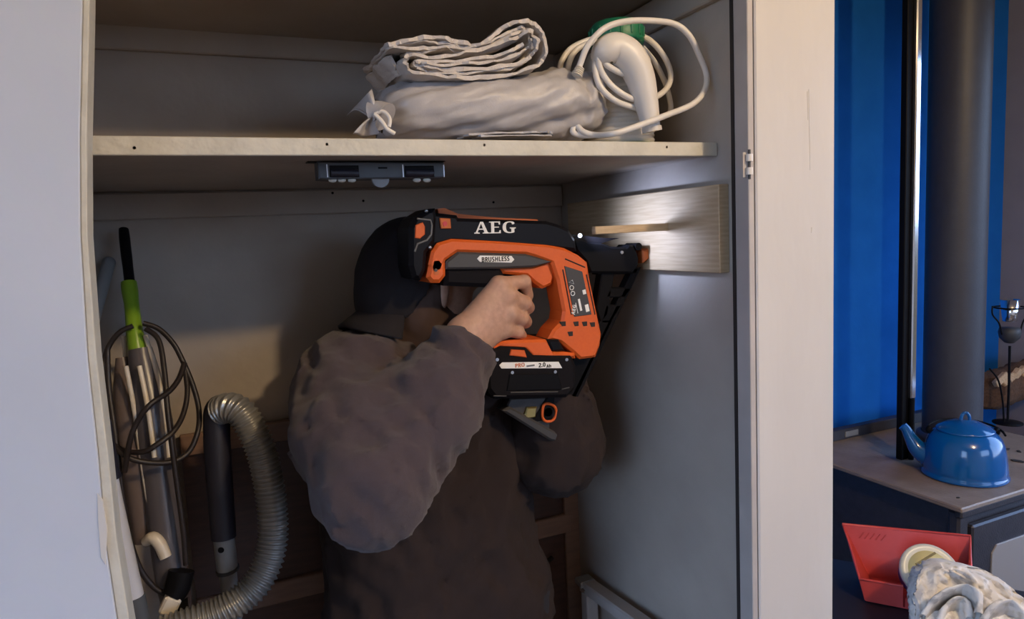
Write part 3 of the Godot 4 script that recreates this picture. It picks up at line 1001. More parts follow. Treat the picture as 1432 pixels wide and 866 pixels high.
	# the cap: crown low over the nape, brim to the back, button
	var cr := [
		[H.call(-0.022, 0.036, 0), H.call(0.016, 0.040, 0), 0.077, 0.070, 0.02],
		[H.call(-0.028, 0.0, 0), H.call(-0.01, 0.015, 0), 0.074, 0.070, 0.03],
		[H.call(-0.040, -0.03, 0), H.call(-0.03, -0.01, 0), 0.060, 0.066, 0.03],
	]
	var cn: Vector3 = (fw * 0.93 - up * 0.36).normalized()
	mesh_node(merge([body_arrays(cr, 0.006, func(p): return 0.0022 * noise.get_noise_3d(p.x * 30, p.y * 30, p.z * 30), [[H.call(-0.036, 0.0, 0), cn, 0.3], [H.call(-0.06, -0.046, 0), (-up * 0.9 + fw * 0.45).normalized(), 0.12]])], base), "cap", mats["cap cloth"], t)
	var g := []
	for i in 13:
		var row := []
		var a := -0.95 + 1.9 * i / 12.0
		for j in 6:
			var q := j / 5.0
			var rad := 0.060 + 0.050 * q * cos(a * 0.9)
			row.append(H.call(-0.030 - (rad - 0.012) * cos(a), -0.022 - 0.040 * q - 0.012 * q * absf(sin(a)), rad * sin(a) * 1.05) - base)
		g.append(row)
	st = mb()
	grid_mesh(st, g)
	var g2 := []
	for row in g:
		var r2 := []
		for p in row: r2.append(p + (up * -0.004 + fw * 0.002))
		r2.reverse()
		g2.append(r2)
	grid_mesh(st, g2)
	for i in 12: quad(st, g[i][5], g[i + 1][5], g2[i + 1][0], g2[i][0])
	build(st, "cap_brim", mats["cap cloth"], t)
	st = mb()
	ball(st, H.call(-0.004, 0.116, 0) - base, Vector3.ONE * 0.006)
	build(st, "cap_button", mats["cap cloth"], t)
	for s in [-1, 1]:
		st = mb()
		ball(st, H.call(0.073, 0.009, 0.03 * s) - base, Vector3.ONE * 0.0075)
		build(st, "eye", mats["white print"], t)

# ---------------------------------------------------------------- on the shelf
func ribbon(st: SurfaceTool, path: Array, thick: float, z0: float, z1: float, wob: float, seed_: float):
	var n := path.size()
	var g := []
	var nz := 14
	for k in nz + 1:
		var f := float(k) / nz
		var row := []
		var left := []
		var right := []
		for i in n:
			var p: Vector3 = path[i]
			var d: Vector3 = (path[mini(i + 1, n - 1)] - path[maxi(i - 1, 0)]).normalized()
			var nn := Vector3(-d.y, d.x, 0)
			var e := wob * noise.get_noise_3d(p.x * 13 + seed_, p.y * 16, f * 3.0 + seed_) + wob * 0.45 * noise.get_noise_3d(p.x * 40, p.y * 50 + seed_, f * 6.0)
			var zz := lerpf(z0, z1, f) + (0.010 * noise.get_noise_3d(i * 0.25 + seed_, f * 2.0, 3.0) if k == 0 or k == nz else 0.0)
			var c := Vector3(p.x, p.y, zz) + nn * e + Vector3(0.006 * noise.get_noise_2d(f * 5.0, seed_ + i * 0.02), 0, 0)
			var th := thick * (0.8 + 0.7 * noise.get_noise_2d(i * 0.22, seed_ + f * 2.0))
			left.append(c + nn * th / 2)
			right.append(c - nn * th / 2)
		right.reverse()
		row.append_array(left)
		row.append_array(right)
		g.append(row)
	grid_mesh(st, g, false, true)
	st.set_smooth_group(-1)
	for e in [0, nz]:
		var r: Array = g[e]
		for i in n - 1:
			var q := [r[i], r[i + 1], r[2 * n - 2 - i], r[2 * n - 1 - i]]
			if e == 0: quad(st, q[3], q[2], q[1], q[0])
			else: quad(st, q[0], q[1], q[2], q[3])
func shelf_things():
	# rolled satin bag lying on the shelf
	var zc := -0.875
	var o := Vector3(on_z(660, 180, zc).x, SHELF, zc)
	var t = thing("fabric_roll", "long rolled grey satin bag with a tied left end lying on the shelf", "fabric", o)
	var rows := [[527, 146, 0.030, 178], [536, 134, 0.044, 188], [556, 127, 0.062, 190], [590, 124, 0.072, 190], [640, 122, 0.078, 190], [700, 118, 0.080, 190], [740, 110, 0.080, 190], [765, 103, 0.078, 190], [781, 106, 0.074, 189], [788, 110, 0.070, 188], [796, 104, 0.073, 187], [804, 110, 0.066, 185], [813, 105, 0.062, 182], [822, 110, 0.052, 175], [827, 122, 0.034, 165], [829, 138, 0.012, 152]]
	var ks := []
	for c in 4:
		var col := []
		for r in rows: col.append(float(r[c]))
		ks.append(smooth(col, 5))
	var g := []
	for i in ks[0].size():
		var top := on_z(ks[0][i], ks[1][i], zc).y - SHELF
		var bot := maxf(on_z(ks[0][i], ks[3][i], zc + 0.05).y - SHELF, 0.001)
		var x: float = on_z(ks[0][i], 150, zc).x - o.x
		var row := []
		for s in 48:
			var a := TAU * s / 48
			var cy := cos(a)
			var sy := sin(a)
			var yy: float = (top + bot) / 2 + (top - bot) / 2 * signf(sy) * pow(absf(sy), 0.85)
			var zz: float = ks[2][i] * signf(cy) * pow(absf(cy), 0.8)
			var dg := x * 9.0 + a * 1.3
			var w := 0.008 * noise.get_noise_2d(dg * 0.8, a * 0.5 + x * 2.0) + 0.014 * (0.35 - absf(noise.get_noise_2d(x * 7.0 - a * 1.1, 5.0 + a * 0.5))) 
			if x > 0.11: w += 0.0025 * sin(a * 9.0 + x * 60.0)
			yy += w * sy
			zz += w * cy
			row.append(Vector3(x, maxf(yy, 0.0008), zz))
		g.append(row)
	var st = mb()
	grid_mesh(st, g, false, true)
	build(st, "bag", mats["grey satin"], t)
	# tied end: a gathered neck, two pointed tails and a drawstring
	st = mb()
	var kp := []
	for q in [[538, 164, -0.80], [530, 158, -0.805], [522, 160, -0.81]]: kp.append(on_z(q[0], q[1], q[2]) - o)
	tube(st, kp, [0.018, 0.014, 0.016], 16)
	build(st, "knot", mats["grey satin"], t)
	for q in [[[[527, 162, -0.80], [524, 140, -0.80], [520, 124, -0.81]], [[522, 166, -0.80], [500, 152, -0.82], [486, 160, -0.84]], 0.0], [[[527, 165, -0.795], [523, 176, -0.795], [528, 188, -0.792]], [[518, 164, -0.80], [505, 174, -0.80], [492, 188, -0.80]], 2.0]]:
		var A := smooth(pts_z(q[0], -0.8, o), 6)
		var B := smooth(pts_z(q[1], -0.8, o), 6)
		var gg := []
		var hh := []
		for i in A.size():
			var r1 := []
			var r2 := []
			for j in 9:
				var f := j / 8.0
				var p: Vector3 = A[i].lerp(B[i], f) + Vector3(0, 0, 0.012 * sin(f * PI * 2.0 + q[2]) * (0.3 + i * 0.06))
				p.y = maxf(p.y, 0.003)
				r1.append(p)
				r2.append(p - Vector3(0.0005, 0.001, 0.0035))
			r2.reverse()
			gg.append(r1); hh.append(r2)
		st = mb()
		grid_mesh(st, gg)
		grid_mesh(st, hh)
		var L := A.size() - 1
		for j in 8:
			quad(st, gg[0][j], gg[0][j + 1], hh[0][7 - j], hh[0][8 - j])
			quad(st, gg[L][j + 1], gg[L][j], hh[L][8 - j], hh[L][7 - j])
		for i in L:
			quad(st, gg[i][0], gg[i + 1][0], hh[i + 1][8], hh[i][8])
			quad(st, gg[i + 1][8], gg[i][8], hh[i][0], hh[i + 1][0])
		build(st, "tail", mats["grey satin"], t)
	st = mb()
	tube(st, smooth(pts_z([[524, 160, -0.79], [534, 170, -0.785], [541, 180, -0.784], [552, 187, -0.784]], -0.79, o), 6), 0.0026, 8)
	tube(st, smooth(pts_z([[524, 160, -0.79], [536, 156, -0.786], [545, 166, -0.784], [544, 178, -0.783]], -0.79, o), 6), 0.0022, 8)
	build(st, "drawstring", mats["white plastic"], t)
	# flat fold lying in front
	st = mb()
	ribbon(st, smooth(pts_z([[655, 188], [700, 185.5], [750, 184.5], [768, 185.5], [774, 188], [768, 189.5], [720, 189.5], [672, 190]], -0.79, Vector3(0, 0, 0)), 5), 0.0025, -0.790, -0.86, 0.001, 3.0)
	var ff = build(st, "flat_fold", mats["grey satin"], null)
	ff.name = "flat_fold"
	ff.get_parent().remove_child(ff)
	t.add_child(ff)
	ff.position = -o
	# folded sheet on top of the roll
	var zt := -0.855
	var o2 := Vector3(on_z(640, 110, zt).x, on_z(640, 119, zt).y, zt)
	var t2 = thing("folded_sheet", "crumpled light grey sheet folded on top of the satin bag", "fabric", o2)
	st = mb()
	var path := smooth(pts_z([[528, 77], [560, 71], [592, 66], [618, 72], [648, 79], [672, 66], [690, 52], [712, 46], [730, 52], [739, 70], [738, 92], [730, 104], [700, 113], [660, 119], [610, 119], [570, 114], [556, 106], [552, 97], [560, 90], [590, 92], [630, 89], [668, 80], [695, 70], [718, 60], [728, 70], [724, 88], [708, 100], [670, 107], [620, 110], [580, 107], [566, 101], [590, 99], [640, 98], [690, 88], [712, 76]], zt, o2), 5)
	ribbon(st, path, 0.0052, 0.05, -0.09, 0.0042, 1.0)
	build(st, "fold", mats["dust sheet"], t2)
	st = mb()
	ribbon(st, smooth(pts_z([[530, 80], [570, 80], [610, 80], [650, 83], [690, 66], [716, 54]], zt, o2), 6), 0.0042, 0.046, -0.085, 0.004, 9.0)
	ribbon(st, smooth(pts_z([[534, 84], [545, 100], [552, 110]], zt, o2), 6), 0.005, 0.02, -0.085, 0.004, 12.0)
	ribbon(st, smooth(pts_z([[575, 103], [620, 104], [660, 101], [700, 93], [716, 82]], zt, o2), 6), 0.0042, 0.053, -0.085, 0.005, 15.0)
	build(st, "fold", mats["dust sheet"], t2)
	for k in 3:
		st = mb()
		var y := 2.5 + 4.0 * k
		ribbon(st, smooth(pts_z([[540 + 8 * k, 74 + y], [575, 72 + y], [605, 70 + y], [640, 78 + y * 0.8], [668, 72 + y * 0.6], [692, 57 + y * 0.7], [712, 51 + y * 0.6], [724 - 2 * k, 58 + y * 0.4], [730 - 4 * k, 76], [722 - 3 * k, 93 - y * 0.3], [700, 107 - y * 0.5], [655, 114 - y * 0.5], [600, 114 - y * 0.5], [568, 108 - y * 0.3]], zt, o2), 5), 0.0036, 0.047 - 0.004 * k, -0.085, 0.004, 21.0 + 6.0 * k)
		build(st, "fold", mats["dust sheet"], t2)
	steam_cleaner()
func steam_cleaner():
	var z := -0.868
	var c := on_z(866, 186, z)
	c.y = SHELF
	var t = thing("steam_cleaner", "white ribbed appliance with curved nozzle and looped white cord on the shelf", "appliance", c)
	var st = mb()
	lathe(st, [[0.0, 0.0], [0.054, 0.0], [0.056, 0.004], [0.054, 0.008], [0.0, 0.008]], 48)
	build(st, "base", mats["green base"], t)
	var prof := [[0.0, 0.008], [0.056, 0.008]]
	for i in 12:
		var y := 0.010 + i * 0.0062
		for q in [[0.0, 0.0], [0.0012, 0.001], [0.0022, 0.0031], [0.0012, 0.0052]]: prof.append([0.0560 + q[0], y + q[1]])
	prof.append_array([[0.056, 0.085], [0.057, 0.10], [0.055, 0.118], [0.047, 0.130], [0.034, 0.137], [0.03, 0.139], [0.0, 0.139]])
	for q in prof:
		q[0] *= 0.87
		q[1] = 0.008 + (q[1] - 0.008) * 1.08
	st = mb()
	lathe(st, prof, 48)
	build(st, "tank", mats["cream plastic"], t)
	st = mb()
	lathe(st, [[0.03, 0.148], [0.038, 0.150], [0.040, 0.156], [0.039, 0.174], [0.033, 0.181], [0.0, 0.182]], 40)
	for k in 16: box(st, Vector3(cos(TAU * k / 16) * 0.039, 0.165, sin(TAU * k / 16) * 0.039), Vector3(0.004, 0.014, 0.003), 0.0008, Basis(Vector3.UP, -TAU * k / 16))
	build(st, "cap", mats["green plastic"], t)
	st = mb()
	var pp := smooth(pts_z([[838, 86, -0.81], [846, 72, -0.80], [862, 68, -0.797], [880, 80, -0.794], [894, 106, -0.792], [903, 140, -0.790], [911, 180, -0.788]], -0.87, c), 8)
	var rr := smooth([0.012, 0.018, 0.0205, 0.0215, 0.020, 0.0165, 0.012], 8)
	tube(st, pp, rr, 24)
	build(st, "nozzle", mats["white plastic"], t)
	st = mb()
	tube(st, [pp[-1] + Vector3(0, 0.002, 0), pp[-1] + Vector3(0.001, -0.004, 0)], 0.0135, 20)
	build(st, "nozzle_ring", mats["white plastic"], t)
	st = mb()
	var gl := pts_z([[811, 95, -0.80], [806, 107, -0.80]], -0.80, c)
	for k in 5:
		var a: Vector3 = gl[0].lerp(gl[1], k / 5.0)
		tube(st, [a, a + (gl[1] - gl[0]) * 0.12], 0.0062 + 0.0003 * k, 14)
	tube(st, [gl[0], gl[1]], 0.0048, 12)
	build(st, "cord_gland", mats["cream plastic"], t)
	st = mb()
	var loops := [
		[[808, 100, -0.80], [812, 88, -0.80], [822, 64, -0.795], [845, 40, -0.79], [875, 30, -0.79], [912, 29, -0.79], [944, 34, -0.79], [964, 50, -0.785], [978, 78, -0.785], [988, 105, -0.785], [985, 127, -0.775], [968, 146, -0.768], [930, 162, -0.764], [890, 177, -0.764], [858, 187, -0.768], [832, 189, -0.80], [815, 184, -0.81], [806, 174, -0.82]],
		[[806, 174, -0.82], [801, 184, -0.82], [812, 189, -0.815], [835, 189, -0.80]],
		[[783, 112, -0.87], [784, 90, -0.87], [796, 70, -0.87], [818, 58, -0.868], [836, 54, -0.865], [850, 54, -0.86]],
		[[792, 112, -0.865], [796, 88, -0.865], [806, 70, -0.865], [826, 60, -0.862], [844, 58, -0.858]],
		[[850, 56, -0.83], [838, 66, -0.80], [838, 92, -0.80], [850, 114, -0.80], [868, 130, -0.796], [888, 139, -0.795], [912, 138, -0.80], [932, 124, -0.82], [938, 104, -0.83], [928, 78, -0.84], [908, 56, -0.845], [880, 44, -0.845]],
		[[834, 66, -0.805], [832, 96, -0.805], [840, 122, -0.80], [862, 142, -0.798], [892, 152, -0.80]],
		[[838, 74, -0.80], [850, 92, -0.798], [872, 104, -0.797]],
		[[898, 66, -0.85], [916, 88, -0.852], [931, 118, -0.852], [938, 148, -0.85], [936, 160, -0.845]],
		[[918, 160, -0.83], [918, 174, -0.83], [908, 187, -0.83]],
	]
	for q in loops: 
		var pts := smooth(pts_z(q, -0.85, c), 8)
		for i in pts.size(): pts[i].y = maxf(pts[i].y, 0.005)
		st = mb()
		tube(st, pts, 0.0041, 12)
		build(st, "power_cord", mats["white plastic"], t)

# ---------------------------------------------------------------- under the shelf and on the wall
func under_shelf():
	var z := -0.83
	var c := on_z(533, 240, z)
	c.y = SHELF - 0.0164
	var t = thing("light_bar", "grey plastic fixture with two round recesses under the closet shelf", "fixture", c)
	var st = mb()
	var outl := local_poly([[444, 226], [447, 226], [620, 227], [622, 229], [622, 248], [605, 249], [565, 249], [503, 250], [462, 251], [446, 250]], z, c)
	ext(st, outl, -0.03, 0.0, 0.0015)
	build(st, "body", mats["fixture grey"], t)
	var topy := outl[0].y
	piece("bracket", mats["black"], t, Vector3(0, topy / 2 + 0.001, -0.016), Vector3(0.17, absf(topy) + 0.001, 0.018), 0.001)
	for q in [[460, 503], [565, 608]]:
		var a := on_z(q[0] + 1, 241, z) - c
		var b := on_z(q[1] - 1, 241, z) - c
		st = mb()
		box(st, (a + b) / 2 + Vector3(0, 0.001, 0), Vector3(b.x - a.x, 0.014, 0.002), 0.0006)
		var rc = build(st, "recess", mats["black"], t)
		st = mb()
		tube(st, [a + Vector3(0.001, -0.001, 0.0), b + Vector3(-0.001, -0.001, 0.0)], 0.0046, 16)
		build(st, "roller", mats["navy black"], rc)
	for q in [[465, 252], [478, 252], [492, 252], [583, 252], [597, 252]]:
		st = mb()
		ball(st, on_z(q[0], q[1], z - 0.006) - c, Vector3(0.005, 0.003, 0.004))
		build(st, "clear_stud", mats["frosted plastic"], t)
	st = mb()
	disc(st, on_z(531, 251, z - 0.012) - c, 0.0105, 0.006)
	build(st, "dial", mats["wand grey"], t)
	piece("catch", mats["black"], t, on_z(535, 235, z) - c, Vector3(0.011, 0.002, 0.002))
	for q in [[457.5, 239], [563.5, 239], [620.5, 239]]: piece("end_rib", mats["alu"], t, on_z(q[0], q[1], z) - c, Vector3(0.0012, 0.015, 0.002))
func wall_board():
	var y0 := on_x(1022, 381, XR).y
	var y1 := on_x(1022, 257, XR).y
	var zn := -0.752
	var zf := -1.19
	var o := Vector3(XR - 0.009, (y0 + y1) / 2, (zn + zf) / 2)
	var st = mb()
	box(st, Vector3.ZERO, Vector3(0.018, y1 - y0, zn - zf), 0.001)
	var b = build(st, "timber_board", mats["pine"])
	b.position = o
	tag(b, "pale pine board fixed flat to the right side wall of the closet", "board")
	var zs := -0.872
	var e := on_z(830, 322.5, zs)
	var a := Vector3(XR - 0.018, e.y, zs)
	st = mb()
	box(st, Vector3.ZERO, Vector3(a.x - e.x, 0.0115, 0.0115), 0.001)
	var s = build(st, "wooden_batten", mats["pine"])
	s.position = (a + e) / 2
	tag(s, "thin square wooden stick jutting from the face of the pine board above the nailer nose", "stick")
func lower_frame():
	# folded white frame standing in the lower right corner
	var x := XR - 0.03
	var a := on_x(818, 809, x)
	var b := on_x(908, 872, x)
	var o := Vector3(x, 0, (a.z + b.z) / 2)
	var t = thing("folding_frame", "dull white folding frame standing against the right closet wall", "frame", o)
	var m = mats["jamb paint"]
	var st = mb()
	var d := (b - a)
	var e := a + d * 1.6
	box(st, (a + e) / 2 - o - Vector3(0, 0.012, 0), Vector3(0.03, 0.024, a.distance_to(e)), 0.003, Basis.looking_at(e - a))
	build(st, "top_rail", m, t)
	piece("leg", m, t, Vector3(0, (a.y - 0.022) / 2, a.z - o.z + 0.016), Vector3(0.026, a.y - 0.022, 0.026), 0.003)
	piece("leg", m, t, Vector3(0, (e.y - 0.022) / 2, e.z - o.z - 0.016), Vector3(0.026, e.y - 0.022, 0.026), 0.003)
	piece("corner_cap", mats["wand grey"], t, a - o + Vector3(-0.002, -0.004, 0.004), Vector3(0.034, 0.014, 0.03), 0.003)
	piece("lower_rail", m, t, Vector3(0, 0.3, (a.z + e.z) / 2 - o.z), Vector3(0.02, 0.024, absf(e.z - a.z) - 0.05), 0.003)
	piece("screw_plate", mats["steel"], t, a - o + Vector3(-0.016, -0.012, 0.022), Vector3(0.003, 0.006, 0.012), 0.0005)

# ---------------------------------------------------------------- cleaning tools on the left
func drop(p: Vector3, q: Vector3) -> Vector3:       # the line from p through q carried down to the floor
	return p + (q - p) * ((0.012 - p.y) / (q.y - p.y))
func cleaning_tools():
	var st
	# stick mop with lime sleeve
	var zm := -1.10
	var o := Vector3(on_z(200, 700, zm).x, 0, zm)
	var t = thing("steam_mop", "lime green and black stick cleaner with its dark cable coiled round it", "mop", o)
	st = mb()
	tube(st, smooth(pts_z([[173, 321, -1.2], [176, 350, -1.185], [181, 392, -1.165]], zm, o), 4), [0.0085, 0.009, 0.0095, 0.0095, 0.0095, 0.0095, 0.009, 0.009, 0.009], 16, false, 0.8)
	build(st, "hand_grip", mats["black"], t)
	st = mb()
	tube(st, smooth(pts_z([[180, 395, -1.163], [184, 425, -1.15], [188, 462, -1.13], [193, 494, -1.12]], zm, o), 4), [0.012, 0.0125, 0.0125, 0.012, 0.0112, 0.0112, 0.0116, 0.012, 0.0125, 0.013, 0.0135, 0.0138, 0.0135], 20, false, 0.9)
	build(st, "lime_sleeve", mats["lime plastic"], t)
	st = mb()
	var sp := pts_z([[196, 488, -1.12], [212, 580, -1.10], [226, 690, -1.08], [238, 800, -1.06], [244, 840, -1.05]], zm, o)
	tube(st, smooth(sp, 8), smooth([0.016, 0.026, 0.024, 0.021, 0.018], 8), 20)
	build(st, "shaft", mats["mop grey"], t)
	st = mb()
	var bp := pts_z([[170, 500, -1.13], [180, 560, -1.12], [194, 650, -1.10], [208, 755, -1.09]], zm, o)
	tube(st, smooth(bp, 8), smooth([0.008, 0.02, 0.022, 0.02], 8), 18)
	build(st, "side_tube", mats["mop brown"], t)
	for q in [[[176, 512, -1.09], [189, 580, -1.085], [204, 680, -1.07], [216, 745, -1.06]], [[195, 512, -1.085], [207, 572, -1.068], [216, 640, -1.055]], [[203, 470, -1.12], [216, 510, -1.10], [229, 568, -1.085], [236, 640, -1.07]], [[173, 470, -1.14], [176, 505, -1.135]]]:
		st = mb()
		tube(st, smooth(pts_z(q, zm, o), 6), 0.0034, 10)
		build(st, "highlight_strip", mats["pale glint plastic"], t)  # painted highlights: pale strips stand for glints along the tubes
	st = mb()
	tube(st, smooth(pts_z([[204, 758, -1.06], [214, 752, -1.05], [224, 762, -1.045], [232, 780, -1.04]], zm, o), 5), smooth([0.007, 0.0085, 0.0085, 0.008], 5), 14)
	build(st, "clip", mats["pale glint plastic"], t)
	st = mb()
	var f0: Vector3 = sp[4]
	tube(st, smooth([f0, f0 + Vector3(0.004, -0.2, 0.01), Vector3(f0.x + 0.02, 0.05, 0.06)], 5), 0.017, 16)
	build(st, "lower_shaft", mats["black"], t)
	st = mb()
	box(st, Vector3(f0.x + 0.02, 0.022, 0.06), Vector3(0.2, 0.04, 0.1), 0.008)
	build(st, "mop_head", mats["dark grey"], t)
	st = mb()
	tube(st, smooth(pts_z([[254, 798, -1.03], [248, 822, -1.025], [240, 836, -1.02]], zm, o), 4), smooth([0.017, 0.017, 0.015], 4), 16)
	build(st, "plug_body", mats["black"], t)
	st = mb()
	box(st, on_z(238, 846, -1.015) - o, Vector3(0.022, 0.026, 0.018), 0.003, Basis(Vector3.BACK, -0.5))
	build(st, "plug", mats["pale glint plastic"], t)
	st = mb()
	var cables := [
		[[186, 456, -1.11], [166, 466, -1.11], [150, 490, -1.11], [142, 530, -1.1], [141, 575, -1.09], [150, 610, -1.07], [172, 630, -1.05], [200, 632, -1.03], [222, 620, -1.03], [242, 604, -1.04], [256, 580, -1.06], [262, 548, -1.08], [258, 512, -1.1]],
		[[200, 452, -1.11], [222, 460, -1.11], [242, 480, -1.105], [256, 506, -1.1], [270, 540, -1.09], [278, 572, -1.08], [277, 602, -1.06], [264, 632, -1.05], [240, 646, -1.04], [206, 647, -1.03], [176, 638, -1.03], [152, 614, -1.05], [140, 590, -1.07], [138, 540, -1.09]],
		[[258, 508, -1.08], [250, 530, -1.06], [236, 548, -1.04], [210, 566, -1.02], [192, 590, -1.02], [182, 616, -1.02], [174, 660, -1.03]],
		[[150, 490, -1.08], [152, 540, -1.07], [160, 600, -1.05], [166, 650, -1.04], [174, 710, -1.035], [182, 756, -1.03], [196, 796, -1.03], [214, 820, -1.03], [232, 832, -1.03]],
		[[204, 460, -1.1], [222, 476, -1.09], [230, 520, -1.07], [234, 570, -1.05], [240, 620, -1.04], [248, 680, -1.035], [256, 740, -1.03], [260, 790, -1.03]],
	]
	for q in cables:
		st = mb()
		tube(st, smooth(pts_z(q, zm, o), 7), 0.0038, 10)
		build(st, "cable", mats["dark cable"], t)
	# silver vacuum tube at the panel edge
	var zv := -0.93
	var tp := on_z(153, 660, zv)
	var lp := on_z(187, 834, zv)
	var fl := drop(tp, lp)
	var t2 = thing("vacuum_tube", "silver metal vacuum tube with dark ends close beside the pale panel", "tube", Vector3(fl.x, 0, fl.z))
	var o2: Vector3 = t2.position
	st = mb()
	tube(st, [on_z(154, 666, zv) - o2, on_z(161, 705, zv) - o2, lp - o2], [0.0085, 0.0092, 0.0115], 20)
	build(st, "metal_tube", mats["alu"], t2)
	st = mb()
	tube(st, smooth(pts_z([[141, 590], [148, 635], [155, 670]], zv, o2), 4), 0.0112, 16)
	build(st, "upper_end", mats["navy black"], t2)
	st = mb()
	tube(st, [lp - o2, fl - o2], 0.0128, 18)
	build(st, "lower_end", mats["fixture grey"], t2)
	# grey pole leaning in the corner
	var a := on_z(152, 368, -1.2)
	var b := on_z(118, 490, -1.12)
	var t3 = thing("broom_handle", "pale grey pole leaning in the left corner of the closet", "pole", Vector3(b.x, 0, b.z))
	st = mb()
	var e := drop(a, b)
	e = Vector3(-0.14, 0.012, -0.9)
	tube(st, [a - t3.position, b - t3.position, e - t3.position], 0.0095, 16)
	build(st, "pole", mats["wand grey"], t3)
	st = mb()
	ball(st, a - t3.position, Vector3.ONE * 0.0098)
	build(st, "end_cap", mats["wand grey"], t3)
	# vacuum hose: dark handle pipe, corrugated loop
	var zh := -1.06
	var o4 := Vector3(on_z(330, 700, zh).x, 0, zh)
	var t4 = thing("vacuum_hose", "corrugated grey vacuum hose looping beside a dark straight pipe", "hose", o4)
	st = mb()
	var hp := smooth(pts_z([[308, 574, -1.06], [322, 570, -1.045], [338, 578, -1.035], [354, 604, -1.03], [368, 640, -1.025], [378, 690, -1.02], [382, 740, -1.01], [376, 782, -1.0], [358, 818, -0.99], [330, 843, -0.985], [298, 860, -0.985], [262, 872, -0.985], [225, 885, -0.985]], zh, o4), 44)
	var rad := []
	var run := 0.0
	for i in hp.size():
		if i > 0: run += hp[i].distance_to(hp[i - 1])
		rad.append(0.0200 + 0.0020 * sin(run / 0.0066 * TAU))
	tube(st, hp, rad, 18)
	build(st, "corrugated_hose", mats["hose grey"], t4)
	st = mb()
	tube(st, smooth(pts_z([[322, 568, -1.075], [306, 572, -1.07], [303, 600, -1.065], [306, 660, -1.06], [313, 752, -1.055]], zh, o4), 8), smooth([0.017, 0.019, 0.0185, 0.0185, 0.0175], 8), 20)
	build(st, "handle_pipe", mats["navy black"], t4)
	st = mb()
	tube(st, smooth(pts_z([[313, 752, -1.055], [315, 770, -1.054], [318, 796, -1.052]], zh, o4), 4), 0.0148, 20)
	var cn = build(st, "connector", mats["wand grey"], t4)
	st = mb()
	disc(st, on_z(309, 764, -1.055) - o4 + Vector3(0, 0, 0.0125), 0.0042, 0.003)
	build(st, "button", mats["black"], cn)
	st = mb()
	tube(st, pts_z([[318, 795, -1.052], [319, 799, -1.052]], zh, o4), 0.0165, 20)
	build(st, "collar", mats["dark grey"], t4)
	st = mb()
	var w0 := on_z(318, 798, -1.052)
	var w1 := on_z(323, 840, -1.05)
	tube(st, [w0 - o4, w1 - o4, drop(w0, w1) - o4], [0.0125, 0.0125, 0.013], 18)
	build(st, "wand", mats["wand grey"], t4)
	st = mb()
	tube(st, smooth([hp[-1], Vector3(hp[-1].x - 0.03, hp[-1].y - 0.1, 0.07), Vector3(hp[-1].x + 0.05, 0.35, 0.07), Vector3(hp[-1].x + 0.14, 0.022, 0.05)], 10), 0.0195, 16)
	build(st, "hose_tail", mats["hose grey"], t4)

